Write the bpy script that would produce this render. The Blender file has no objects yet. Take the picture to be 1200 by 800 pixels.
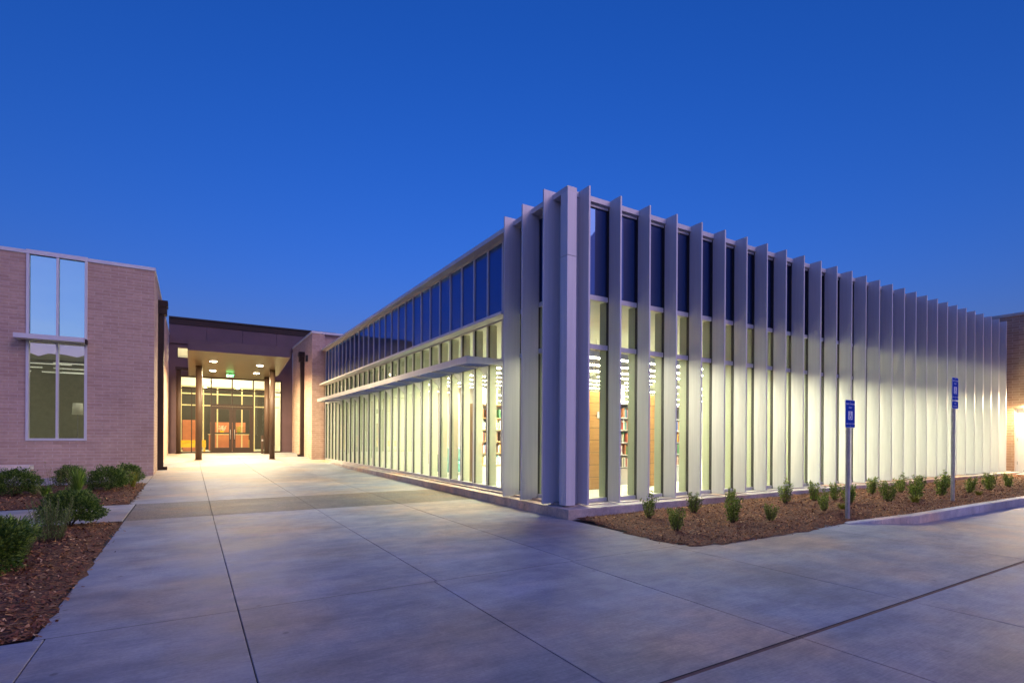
import bpy, math, random
from mathutils import Vector, Matrix, noise
random.seed(7)
sc = bpy.context.scene
COL = sc.collection
R = math.radians

# ------------------------------------------------------------------ helpers
ORG = {}                                   # object name -> world position of its origin

class MB:
    """collects shapes in world coordinates, builds them as one mesh"""
    def __init__(s): s.v = []; s.f = []; s.m = []; s.sm = []
    def face(s, pts, m=0, smooth=False):
        i = len(s.v); s.v += [tuple(p) for p in pts]
        s.f.append(tuple(range(i, i + len(pts)))); s.m.append(m); s.sm.append(smooth)
    def box(s, x0, x1, y0, y1, z0, z1, m=0):
        if x0 > x1: x0, x1 = x1, x0
        if y0 > y1: y0, y1 = y1, y0
        if z0 > z1: z0, z1 = z1, z0
        i = len(s.v)
        s.v += [(x0,y0,z0),(x1,y0,z0),(x1,y1,z0),(x0,y1,z0),(x0,y0,z1),(x1,y0,z1),(x1,y1,z1),(x0,y1,z1)]
        for q in ((0,3,2,1),(4,5,6,7),(0,1,5,4),(1,2,6,5),(2,3,7,6),(3,0,4,7)):
            s.f.append(tuple(i+k for k in q)); s.m.append(m); s.sm.append(False)
        return s
    def prism(s, poly, z0, z1, m=0):
        """poly counter-clockwise [(x,y)]; z0/z1 numbers or functions of (x,y)"""
        a = z0 if callable(z0) else (lambda x, y: z0); b = z1 if callable(z1) else (lambda x, y: z1)
        n = len(poly); i = len(s.v)
        s.v += [(x,y,a(x,y)) for x,y in poly] + [(x,y,b(x,y)) for x,y in poly]
        s.f.append(tuple(i+k for k in reversed(range(n)))); s.f.append(tuple(i+n+k for k in range(n)))
        for k in range(n): s.f.append((i+k, i+(k+1)%n, i+n+(k+1)%n, i+n+k))
        s.m += [m]*(n+2); s.sm += [False]*(n+2)
        return s
    def cyl(s, c, r, z0, z1, n=20, m=0, r1=None):
        r1 = r if r1 is None else r1; i = len(s.v)
        for k in range(n):
            a = 2*math.pi*k/n; s.v.append((c[0]+r*math.cos(a), c[1]+r*math.sin(a), z0))
        for k in range(n):
            a = 2*math.pi*k/n; s.v.append((c[0]+r1*math.cos(a), c[1]+r1*math.sin(a), z1))
        s.f.append(tuple(i+k for k in reversed(range(n)))); s.f.append(tuple(i+n+k for k in range(n)))
        s.m += [m]*2; s.sm += [False]*2
        for k in range(n):
            s.f.append((i+k, i+(k+1)%n, i+n+(k+1)%n, i+n+k)); s.m.append(m); s.sm.append(True)
        return s
    def tube(s, p0, p1, r0, r1=None, n=6, m=0):
        r1 = r0 if r1 is None else r1
        p0 = Vector(p0); p1 = Vector(p1); d = (p1-p0).normalized()
        a = d.orthogonal().normalized(); b = d.cross(a); i = len(s.v)
        for p, r in ((p0, r0), (p1, r1)):
            for k in range(n):
                t = 2*math.pi*k/n; s.v.append(tuple(p + a*(r*math.cos(t)) + b*(r*math.sin(t))))
        for k in range(n):
            s.f.append((i+k, i+(k+1)%n, i+n+(k+1)%n, i+n+k)); s.m.append(m); s.sm.append(True)
        s.f.append(tuple(i+k for k in reversed(range(n)))); s.f.append(tuple(i+n+k for k in range(n)))
        s.m += [m]*2; s.sm += [False]*2
        return s
    def build(s, name, mats, parent=None, origin=None, bevel=0):
        if not isinstance(mats, (list, tuple)): mats = [mats]
        base = ORG[parent.name] if parent else Vector(origin or (0,0,0))
        me = bpy.data.meshes.new(name)
        me.from_pydata([(x-base.x, y-base.y, z-base.z) for x,y,z in s.v], [], s.f)
        for mt in mats: me.materials.append(mt)
        me.polygons.foreach_set('material_index', s.m)
        me.polygons.foreach_set('use_smooth', s.sm)
        me.update()
        o = bpy.data.objects.new(name, me); COL.objects.link(o)
        if parent: o.parent = parent
        else: o.location = base
        ORG[o.name] = base
        if bevel:
            b = o.modifiers.new('bevel', 'BEVEL'); b.width = bevel; b.segments = 2; b.limit_method = 'ANGLE'
        return o

def tag(o, label=None, cat=None, group=None, kind=None):
    if label: o['label'] = label
    if cat: o['category'] = cat
    if group: o['group'] = group
    if kind: o['kind'] = kind
    return o
def root(name, loc, label, cat, group=None):
    o = bpy.data.objects.new(name, None); COL.objects.link(o); o.location = loc
    o.empty_display_size = .2; ORG[o.name] = Vector(loc)
    return tag(o, label, cat, group)
def copy_tree(o, loc=None, rz=0, s=None, parent=None):
    c = o.copy(); COL.objects.link(c)
    if parent: c.parent = parent
    if loc is not None: c.location = loc; c.rotation_euler = (0,0,rz)
    if s: c.scale = s if isinstance(s, tuple) else (s,s,s)
    for ch in o.children: copy_tree(ch, parent=c)
    return c

# ------------------------------------------------------------------ materials
def newmat(name):
    m = bpy.data.materials.new(name); m.use_nodes = True
    return m, m.node_tree, m.node_tree.nodes['Principled BSDF']
def N(nt, t, **kw):
    n = nt.nodes.new(t)
    for k, v in kw.items(): setattr(n, k, v)
    return n
def ramp(nt, src, stops):
    r = N(nt, 'ShaderNodeValToRGB'); e = r.color_ramp.elements
    e[0].position, e[0].color = stops[0][0], (*stops[0][1], 1)
    e[1].position, e[1].color = stops[-1][0], (*stops[-1][1], 1)
    for p, c in stops[1:-1]:
        x = e.new(p); x.color = (*c, 1)
    nt.links.new(src, r.inputs[0]); return r.outputs[0]
def noise_n(nt, vec, scale, detail=4, rough=.6):
    n = N(nt, 'ShaderNodeTexNoise'); n.inputs['Scale'].default_value = scale
    n.inputs['Detail'].default_value = detail; n.inputs['Roughness'].default_value = rough
    if vec is not None: nt.links.new(vec, n.inputs['Vector'])
    return n.outputs['Fac']
def mix(nt, fac, a, b, typ='MIX'):
    n = N(nt, 'ShaderNodeMix', data_type='RGBA', blend_type=typ)
    for sock, v in ((n.inputs[0], fac), (n.inputs[6], a), (n.inputs[7], b)):
        if isinstance(v, (int, float)): sock.default_value = v
        elif isinstance(v, tuple): sock.default_value = (*v, 1)
        else: nt.links.new(v, sock)
    return n.outputs[2]
def bump(nt, bsdf, h, strength=.3, dist=.01):
    b = N(nt, 'ShaderNodeBump'); b.inputs['Strength'].default_value = strength; b.inputs['Distance'].default_value = dist
    nt.links.new(h, b.inputs['Height']); nt.links.new(b.outputs[0], bsdf.inputs['Normal'])
def simple(name, col, rough=.5, metal=0., var=.12, scale=6., bmp=0., spec=.5):
    m, nt, b = newmat(name)
    g = N(nt, 'ShaderNodeNewGeometry')
    f = noise_n(nt, g.outputs['Position'], scale, 5)
    c = ramp(nt, f, [(.3, tuple(x*(1-var) for x in col)), (.7, tuple(min(1, x*(1+var)) for x in col))])
    nt.links.new(c, b.inputs['Base Color'])
    b.inputs['Roughness'].default_value = rough; b.inputs['Metallic'].default_value = metal
    b.inputs['Specular IOR Level'].default_value = spec
    if bmp: bump(nt, b, noise_n(nt, g.outputs['Position'], scale*12, 3), bmp, .004)
    return m

M = {}
# anodised aluminium fins: faint vertical streaks
def metal_panel(name, col, rough, metal):
    m, nt, b = newmat(name)
    g = N(nt, 'ShaderNodeNewGeometry')
    mp = N(nt, 'ShaderNodeMapping'); mp.inputs['Scale'].default_value = (9, 9, .35)
    nt.links.new(g.outputs['Position'], mp.inputs[0])
    f = noise_n(nt, mp.outputs[0], 2.2, 5, .65); f2 = noise_n(nt, g.outputs['Position'], .8, 3)
    c = ramp(nt, f, [(.36, tuple(x*.94 for x in col)), (.64, tuple(x*1.03 for x in col))])
    oi = N(nt, 'ShaderNodeObjectInfo')
    c2 = mix(nt, 1., c, ramp(nt, oi.outputs['Random'], [(0, (.92,.92,.93)), (1, (1.06,1.05,1.04))]), 'MULTIPLY')
    nt.links.new(c2, b.inputs['Base Color'])
    b.inputs['Metallic'].default_value = metal
    nt.links.new(ramp(nt, f2, [(.3, (rough-.05,)*3), (.7, (rough+.08,)*3)]), b.inputs['Roughness'])
    return m
M['fin'] = metal_panel('satin_aluminium', (.69,.68,.69), .42, .12)
M['alu'] = metal_panel('aluminium_frame', (.62,.61,.61), .4, .15)
M['white_metal'] = simple('white_painted_metal', (.7,.69,.68), .4, .1, .04, 3)
M['gasket'] = simple('dark_gasket', (.03,.03,.03), .6)  # also stands in for backlit shade on the lower left-front mullions
M['bronze'] = simple('dark_bronze_metal', (.035,.022,.018), .5, .0, .12, 2, 0, .25)
M['bronze_panel'] = simple('bronze_wall_panel', (.10,.062,.075), .5, .1, .15, 1.2)
M['soffit'] = simple('soffit_panel', (.10,.07,.035), .35, .4, .08, 1.5)
M['steel_col'] = simple('brown_painted_steel', (.06,.036,.025), .5, .0, .1, 2, 0, .3)
M['galv'] = simple('galvanised_steel', (.42,.41,.42), .45, .6, .2, 14)
M['white'] = simple('white_wall_paint', (.78,.77,.72), .6, 0, .03, 1)
M['ceil'] = simple('ceiling_tile', (.82,.81,.75), .8, 0, .03, 2)
M['intmull'] = simple('interior_mullion_paint', (.46,.49,.36), .4, 0, .03, 2)
M['carpet'] = simple('pale_floor', (.55,.57,.47), .35, 0, .12, 2)
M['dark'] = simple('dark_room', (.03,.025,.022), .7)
M['stone_cap'] = simple('cast_stone', (.55,.52,.46), .7, 0, .1, 6, .2)
M['teal'] = simple('teal_upholstery', (.06,.20,.19), .8)
M['yellow'] = simple('yellow_upholstery', (.75,.42,.02), .6)
M['redwood'] = simple('red_brown_laminate', (.42,.14,.07), .5, 0, .15, 3)
M['creamframe'] = simple('cream_frame', (.6,.5,.3), .5)
M['sage'] = simple('sage_panel', (.40,.38,.30), .6)
M['black'] = simple('black_plastic', (.02,.02,.02), .5)
M['roof'] = simple('roof_membrane', (.35,.34,.33), .8)

def brick(name, c1, c2, cm, bw=.40, rh=.10):
    m, nt, b = newmat(name)
    g = N(nt, 'ShaderNodeNewGeometry')
    sp = N(nt, 'ShaderNodeSeparateXYZ'); nt.links.new(g.outputs['Position'], sp.inputs[0])
    sn = N(nt, 'ShaderNodeSeparateXYZ'); nt.links.new(g.outputs['True Normal'], sn.inputs[0])
    ax = N(nt, 'ShaderNodeMath', operation='ABSOLUTE'); nt.links.new(sn.outputs[0], ax.inputs[0])
    gt = N(nt, 'ShaderNodeMath', operation='GREATER_THAN'); nt.links.new(ax.outputs[0], gt.inputs[0]); gt.inputs[1].default_value = .5
    u = N(nt, 'ShaderNodeMix', data_type='FLOAT')
    nt.links.new(gt.outputs[0], u.inputs[0]); nt.links.new(sp.outputs[0], u.inputs[2]); nt.links.new(sp.outputs[1], u.inputs[3])
    cb = N(nt, 'ShaderNodeCombineXYZ'); nt.links.new(u.outputs[0], cb.inputs[0]); nt.links.new(sp.outputs[2], cb.inputs[1])
    br = N(nt, 'ShaderNodeTexBrick'); nt.links.new(cb.outputs[0], br.inputs['Vector'])
    br.inputs['Scale'].default_value = 1; br.inputs['Brick Width'].default_value = bw; br.inputs['Row Height'].default_value = rh
    br.inputs['Mortar Size'].default_value = .009; br.inputs['Mortar Smooth'].default_value = .2; br.inputs['Bias'].default_value = -.1
    br.inputs['Color1'].default_value = (*c1,1); br.inputs['Color2'].default_value = (*c2,1); br.inputs['Mortar'].default_value = (*cm,1)
    f = noise_n(nt, g.outputs['Position'], .7, 5, .6)
    c = mix(nt, 1., br.outputs['Color'], ramp(nt, f, [(.3,(.86,.84,.84)),(.7,(1.1,1.1,1.1))]), 'MULTIPLY')
    f3 = noise_n(nt, cb.outputs[0], 9, 2)
    c = mix(nt, 1., c, ramp(nt, f3, [(.3,(.92,.91,.9)),(.7,(1.06,1.06,1.06))]), 'MULTIPLY')
    nt.links.new(c, b.inputs['Base Color']); b.inputs['Roughness'].default_value = .85
    inv = N(nt, 'ShaderNodeMath', operation='SUBTRACT'); inv.inputs[0].default_value = 1; nt.links.new(br.outputs['Fac'], inv.inputs[1])
    bump(nt, b, inv.outputs[0], .7, .006)
    return m
M['brick'] = brick('pink_tan_brick', (.58,.40,.315), (.49,.325,.25), (.60,.47,.39))
M['brick2'] = brick('tan_brick', (.46,.32,.22), (.36,.235,.155), (.54,.43,.32))

def wood_planks():
    m, nt, b = newmat('maple_wall_panel')
    g = N(nt, 'ShaderNodeNewGeometry')
    mp = N(nt, 'ShaderNodeMapping'); mp.inputs['Scale'].default_value = (1.2, 1.2, 14)
    nt.links.new(g.outputs['Position'], mp.inputs[0])
    f = noise_n(nt, mp.outputs[0], 1.6, 6, .6)
    c = ramp(nt, f, [(.25,(.40,.19,.06)),(.75,(.56,.31,.12))])
    nt.links.new(c, b.inputs['Base Color']); b.inputs['Roughness'].default_value = .35
    return m
M['wood'] = wood_planks()
M['shelfwood'] = simple('shelf_wood', (.46,.30,.15), .5, 0, .1, 5)

# thin glass: what is behind shows through, sky and lamps mirror in it
def glass(name, tint, reflect, ior=1.5):
    m = bpy.data.materials.new(name); m.use_nodes = True; nt = m.node_tree; nt.nodes.clear()
    out = N(nt, 'ShaderNodeOutputMaterial'); tr = N(nt, 'ShaderNodeBsdfTransparent'); gl = N(nt, 'ShaderNodeBsdfGlossy')
    tr.inputs[0].default_value = (*tint, 1); gl.inputs['Roughness'].default_value = .0
    gl.inputs[0].default_value = (.95,.97,1,1)
    lw = N(nt, 'ShaderNodeLayerWeight'); lw.inputs[0].default_value = .5
    fr = N(nt, 'ShaderNodeMath', operation='POWER'); nt.links.new(lw.outputs['Facing'], fr.inputs[0]); fr.inputs[1].default_value = 4.2
    mr = N(nt, 'ShaderNodeMapRange'); mr.inputs[3].default_value = reflect; mr.inputs[4].default_value = 1
    nt.links.new(fr.outputs[0], mr.inputs[0])
    mx = N(nt, 'ShaderNodeMixShader'); nt.links.new(mr.outputs[0], mx.inputs[0])
    nt.links.new(tr.outputs[0], mx.inputs[1]); nt.links.new(gl.outputs[0], mx.inputs[2]); nt.links.new(mx.outputs[0], out.inputs[0])
    return m
M['glass'] = glass('clear_glazing', (.90,.95,.88), .05)
M['glass_coat'] = glass('coated_glazing', (.50,.56,.50), .30)
def spandrel(name, col, reflect, gtint=(.18,.42,1.)):
    m = bpy.data.materials.new(name); m.use_nodes = True; nt = m.node_tree; b = nt.nodes['Principled BSDF']
    b.inputs['Base Color'].default_value = (*col,1); b.inputs['Roughness'].default_value = .5
    gl = N(nt, 'ShaderNodeBsdfGlossy'); gl.inputs['Roughness'].default_value = .01; gl.inputs[0].default_value = (*gtint,1)
    gg = N(nt, 'ShaderNodeNewGeometry'); bb = N(nt, 'ShaderNodeBump'); bb.inputs['Strength'].default_value = .35; bb.inputs['Distance'].default_value = .02
    nt.links.new(noise_n(nt, gg.outputs['Position'], .9, 2, .4), bb.inputs['Height']); nt.links.new(bb.outputs[0], gl.inputs['Normal'])
    lw = N(nt, 'ShaderNodeLayerWeight'); lw.inputs[0].default_value = .5
    fr = N(nt, 'ShaderNodeMath', operation='POWER'); nt.links.new(lw.outputs['Facing'], fr.inputs[0]); fr.inputs[1].default_value = 4.2
    mr = N(nt, 'ShaderNodeMapRange'); mr.inputs[3].default_value = reflect; mr.inputs[4].default_value = 1
    nt.links.new(fr.outputs[0], mr.inputs[0])
    mx = N(nt, 'ShaderNodeMixShader'); nt.links.new(mr.outputs[0], mx.inputs[0])
    nt.links.new(b.outputs[0], mx.inputs[1]); nt.links.new(gl.outputs[0], mx.inputs[2])
    nt.links.new(mx.outputs[0], nt.nodes['Material Output'].inputs[0])
    return m
M['spandrel'] = spandrel('blue_spandrel_glass', (.004,.010,.045), .22)
M['mirror_glass'] = spandrel('reflective_spandrel_glass', (.05,.06,.07), .62, (.50,.92,.84))

def emis(name, col, s):
    m = bpy.data.materials.new(name); m.use_nodes = True; nt = m.node_tree; b = nt.nodes['Principled BSDF']
    b.inputs['Base Color'].default_value = (.8,.8,.8,1)
    b.inputs['Emission Color'].default_value = (*col,1); b.inputs['Emission Strength'].default_value = s
    return m
M['lamp'] = emis('pendant_lamp', (1,.93,.68), 90)
M['lamp_dim'] = emis('dim_strip_lamp', (1,.93,.75), 1.4)
M['shade'] = emis('lamp_shade_fabric', (1,.85,.5), .25)
M['panel'] = emis('ceiling_panel', (1,.95,.75), 14)  # glow of the added fill panels in the brick wing
M['downlight'] = emis('downlight_lens', (1,.86,.58), 60)
M['lobbylamp'] = emis('lobby_lamp', (1,.82,.5), 260)
M['exit'] = emis('green_exit_letters', (.0,1,.22), 16)
M['walllamp'] = emis('wall_lamp_lens', (1,.80,.48), 10)

# concrete slabs
def concrete(name, col, agg=False):
    m, nt, b = newmat(name)
    g = N(nt, 'ShaderNodeNewGeometry'); P = g.outputs['Position']
    big = noise_n(nt, P, .55, 6, .6)
    mp = N(nt, 'ShaderNodeMapping'); mp.inputs['Scale'].default_value = (.5, 1.7, 1); mp.inputs['Rotation'].default_value = (0,0,.25)
    nt.links.new(P, mp.inputs[0])
    streak = noise_n(nt, mp.outputs[0], 1.3, 7, .68)
    fine = noise_n(nt, P, 38, 3, .7)
    sand = noise_n(nt, P, 260, 2, .6)
    c = ramp(nt, big, [(.36, tuple(x*.84 for x in col)), (.5, col), (.64, tuple(x*1.14 for x in col))])
    c = mix(nt, 1., c, ramp(nt, streak, [(.38,(.74,.75,.80)),(.5,(1,1,1)),(.62,(1.20,1.17,1.12))]), 'MULTIPLY')
    warm = noise_n(nt, P, .33, 4, .6)
    c = mix(nt, 1., c, ramp(nt, warm, [(.42,(.86,.95,1.10)),(.50,(1,.98,.97)),(.60,(1.26,1.0,.78))]), 'MULTIPLY')
    c = mix(nt, 1., c, ramp(nt, fine, [(.3,(.86,.86,.88)),(.7,(1.13,1.12,1.10))]), 'MULTIPLY')
    mb_ = N(nt, 'ShaderNodeMapping'); mb_.inputs['Scale'].default_value = (3, 55, 1); nt.links.new(P, mb_.inputs[0])
    broom = noise_n(nt, mb_.outputs[0], 1.5, 3, .6)
    c = mix(nt, 1., c, ramp(nt, broom, [(.35,(.90,.90,.91)),(.65,(1.09,1.09,1.08))]), 'MULTIPLY')
    mid = noise_n(nt, P, 3.2, 6, .72)
    c = mix(nt, 1., c, ramp(nt, mid, [(.38,(.84,.85,.88)),(.5,(1,1,1)),(.62,(1.13,1.10,1.06))]), 'MULTIPLY')
    isl = ramp(nt, g.outputs['Random Per Island'], [(0,(.88,.88,.90)),(1,(1.10,1.08,1.06))])
    c = mix(nt, 1., c, isl, 'MULTIPLY')
    # small dark specks and stains
    vo = N(nt, 'ShaderNodeTexVoronoi'); vo.inputs['Scale'].default_value = 2.3; nt.links.new(P, vo.inputs['Vector'])
    spk = ramp(nt, vo.outputs['Distance'], [(.03,(.42,.38,.36)),(.06,(1,1,1))])
    c = mix(nt, .7, c, mix(nt, 1., c, spk, 'MULTIPLY'))
    if agg:
        v2 = N(nt, 'ShaderNodeTexVoronoi'); v2.inputs['Scale'].default_value = 70; nt.links.new(P, v2.inputs['Vector'])
        ss = N(nt, 'ShaderNodeSeparateColor'); nt.links.new(v2.outputs['Color'], ss.inputs[0])
        c = mix(nt, 1., c, ramp(nt, ss.outputs[0], [(0,(.5,.46,.42)),(1,(1.35,1.3,1.2))]), 'MULTIPLY')
        bump(nt, b, v2.outputs['Distance'], .6, .006)
    else:
        ad = N(nt, 'ShaderNodeMath', operation='ADD'); nt.links.new(fine, ad.inputs[0]); nt.links.new(sand, ad.inputs[1])
        bump(nt, b, ad.outputs[0], .25, .004)
    nt.links.new(c, b.inputs['Base Color'])
    nt.links.new(ramp(nt, streak, [(.3,(.5,)*3),(.7,(.68,)*3)]), b.inputs['Roughness'])
    return m
M['conc'] = concrete('broom_concrete', (.295,.29,.285))
M['agg'] = concrete('exposed_aggregate', (.17,.155,.14), True)
M['kerb'] = concrete('kerb_concrete', (.46,.43,.40))
M['capstone'] = concrete('pale_cap_stone', (.68,.64,.60))
M['curb'] = concrete('plinth_concrete', (.54,.45,.37))
M['joint'] = simple('dark_joint', (.035,.03,.03), .9)
M['sealant'] = simple('brown_joint_sealant', (.14,.08,.06), .8, 0, .25, 20)
M['asphalt'] = simple('grass_and_asphalt', (.05,.055,.04), .9, 0, .3, 1)

def mulch_mat():
    m, nt, b = newmat('bark_mulch')
    g = N(nt, 'ShaderNodeNewGeometry')
    v = N(nt, 'ShaderNodeTexVoronoi'); v.inputs['Scale'].default_value = 34
    mp = N(nt, 'ShaderNodeMapping'); mp.inputs['Scale'].default_value = (1, 2.2, 1); mp.inputs['Rotation'].default_value = (0,0,.7)
    nt.links.new(g.outputs['Position'], mp.inputs[0]); nt.links.new(mp.outputs[0], v.inputs['Vector'])
    ss = N(nt, 'ShaderNodeSeparateColor'); nt.links.new(v.outputs['Color'], ss.inputs[0])
    c = ramp(nt, ss.outputs[0], [(0,(.02,.007,.003)),(.5,(.13,.045,.017)),(1,(.30,.12,.04))])
    nt.links.new(c, b.inputs['Base Color']); b.inputs['Roughness'].default_value = .9
    bump(nt, b, v.outputs['Distance'], 1, .02)
    return m
def chip_mat():
    m, nt, b = newmat('bark_chips')
    g = N(nt, 'ShaderNodeNewGeometry')
    c = ramp(nt, g.outputs['Random Per Island'], [(0,(.04,.012,.005)),(.4,(.19,.062,.022)),(.8,(.40,.15,.05)),(.93,(.60,.30,.11)),(1,(.75,.48,.24))])
    nt.links.new(c, b.inputs['Base Color']); b.inputs['Roughness'].default_value = .85
    return m
M['mulch'] = mulch_mat(); M['chip'] = chip_mat()
def leaf_mat(name, c0, c1, c2):
    m, nt, b = newmat(name)
    g = N(nt, 'ShaderNodeNewGeometry')
    c = ramp(nt, g.outputs['Random Per Island'], [(0,c0),(.55,c1),(1,c2)])
    nt.links.new(c, b.inputs['Base Color']); b.inputs['Roughness'].default_value = .45
    b.inputs['Specular IOR Level'].default_value = .35
    tl = N(nt, 'ShaderNodeBsdfTranslucent'); nt.links.new(c, tl.inputs[0])
    mx = N(nt, 'ShaderNodeMixShader'); mx.inputs[0].default_value = .25
    nt.links.new(b.outputs[0], mx.inputs[1]); nt.links.new(tl.outputs[0], mx.inputs[2])
    nt.links.new(mx.outputs[0], nt.nodes['Material Output'].inputs[0])
    return m
M['leaf'] = leaf_mat('holly_leaves', (.07,.14,.018), (.18,.28,.03), (.38,.44,.06))
M['leaf_dark'] = leaf_mat('boxwood_leaves', (.03,.075,.014), (.075,.15,.025), (.28,.38,.06))
M['leaf_yel'] = leaf_mat('yellow_green_leaves', (.14,.17,.02), (.26,.27,.03), (.42,.36,.06))
M['blade'] = leaf_mat('grass_blades', (.07,.15,.02), (.16,.30,.04), (.30,.40,.07))
M['feather'] = leaf_mat('grey_green_needles', (.07,.13,.03), (.14,.23,.05), (.26,.32,.09))
M['stem'] = simple('woody_stem', (.12,.08,.05), .9)

# ------------------------------------------------------------------ ground
def g(x, y):                                # the paving climbs gently to the entrance
    pts = ((9,0),(22,.09),(28,.22),(33,.42),(60,.42))
    if y <= 9: return 0.
    for (a, za), (b_, zb) in zip(pts, pts[1:]):
        if y <= b_: return za + (zb-za)*(y-a)/(b_-a)
    return .42

t = MB(); t.face([(-900,-900,-.08),(900,-900,-.08),(900,900,-.08),(-900,900,-.08)])
tag(t.build('ground', M['asphalt']), kind='structure')

# joint bed under the slabs, following the same slope
ys = [-12,9,22,28,33,34.2]
jb = MB()
for a, b_ in zip(ys, ys[1:]):
    jb.face([(-9,a,g(0,a)-.012),(30,a,g(0,a)-.012),(30,b_,g(0,b_)-.012),(-9,b_,g(0,b_)-.012)])
tag(jb.build('paving_joints', M['joint']), kind='structure')

slab = MB(); aggs = MB()
def add_slab(mb, x0, x1, y0, y1, gap=.0036):
    yy = [y0+gap] + [v for v in (9,22,28,33) if y0+gap < v < y1-gap] + [y1-gap]
    c = .0025
    i = len(mb.v)
    for y in yy:
        for x, dz in ((x0+gap,-.012),(x0+gap,-c),(x0+gap+c*1.6,0),(x1-gap-c*1.6,0),(x1-gap,-c),(x1-gap,-.012)):
            mb.v.append((x, y, g(x,y)+dz))
    for r in range(len(yy)-1):
        for k in range(5):
            a = i+r*6+k; mb.f.append((a, a+1, a+7, a+6)); mb.m.append(0); mb.sm.append(False)
XN = [-9,-7.4,-5.8,-4.15,-2.5,-.85,.33,2.02,3.68,5.33,8.38,11.5,14.6,17.7,20.8,23.9,27,30]
YN = [-12,-9,-6.5,-3.4,-.6]
for x0, x1 in zip(XN, XN[1:]):
    for y0, y1 in zip(YN, YN[1:]): add_slab(slab, x0, x1, y0, y1)
    add_slab(slab, x0, x1, -.6, 2.105)
    if x0 >= 3.6: add_slab(slab, x0, x1, 2.135, 4.75)
    else:
        add_slab(slab, x0, x1, 2.135, 4.75) if x0 >= -9 else None
XM = [-.92,.33,2.05,3.72,5.5]
for x0, x1 in zip(XM, XM[1:]):
    add_slab(slab, x0, x1, 4.75, 10.55)
    for y0, y1 in ((12.85,17.1),(17.1,21.3),(21.3,25.5),(25.5,28.0)): add_slab(slab, x0 if x0 > -.9 else -1.05, x1, y0, y1)
    add_slab(slab, x0 if x0 > -.9 else -1.05, min(x1,5.2), 28.0, 34.1)
    add_slab(aggs, x0, x1, 10.55, 12.85)
for x0, x1 in ((-8.6,-6.7),(-6.7,-4.8),(-4.8,-2.9),(-2.9,-.94)): add_slab(slab, x0, x1, 10.55, 12.85)   # walk between the beds
for x0, x1 in ((-8.6,-6.1),(-6.1,-3.6),(-3.6,-1.06)): add_slab(slab, x0, x1, 17.9, 21.0)               # strip along the brick wall
tag(slab.build('plaza', M['conc']), kind='structure')
tag(aggs.build('paving_band', M['agg']), kind='structure')
sj = MB(); sj.box(-9,30,2.108,2.132,-.011,-.003)
tag(sj.build('expansion_joint', M['sealant']), kind='structure')
# soil under the beds so nothing dark shows
so = MB()

# kerb along the planting bed
kb = MB()
kx = [(9.25,.012),(9.75,.07),(10.3,.14),(11,.15),(31,.15)]
def kerb_y(x): return 4.52-.55*min(1, max(0,(x-9.25)/1.1)) if x < 10.35 else 3.97
seg = [9.25,9.5,9.75,10.05,10.35,12.9,15.9,18.9,21.9,24.9,27.2]
def kerb_z(x):
    for (a, za), (b_, zb) in zip(kx, kx[1:]):
        if x <= b_: return za+(zb-za)*max(0,(x-a))/(b_-a)
    return .15
for a, b_ in zip(seg, seg[1:]):
    gp = .006 if a >= 10.35 else 0
    poly = [(a+gp,kerb_y(a)),(b_-0,kerb_y(b_)),(b_-0,kerb_y(b_)+.16),(a+gp,kerb_y(a)+.16)]
    kb.prism(poly, -.03, lambda x, y: kerb_z(x))
tag(kb.build('kerb', M['kerb'], bevel=.012), kind='structure')

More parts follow.
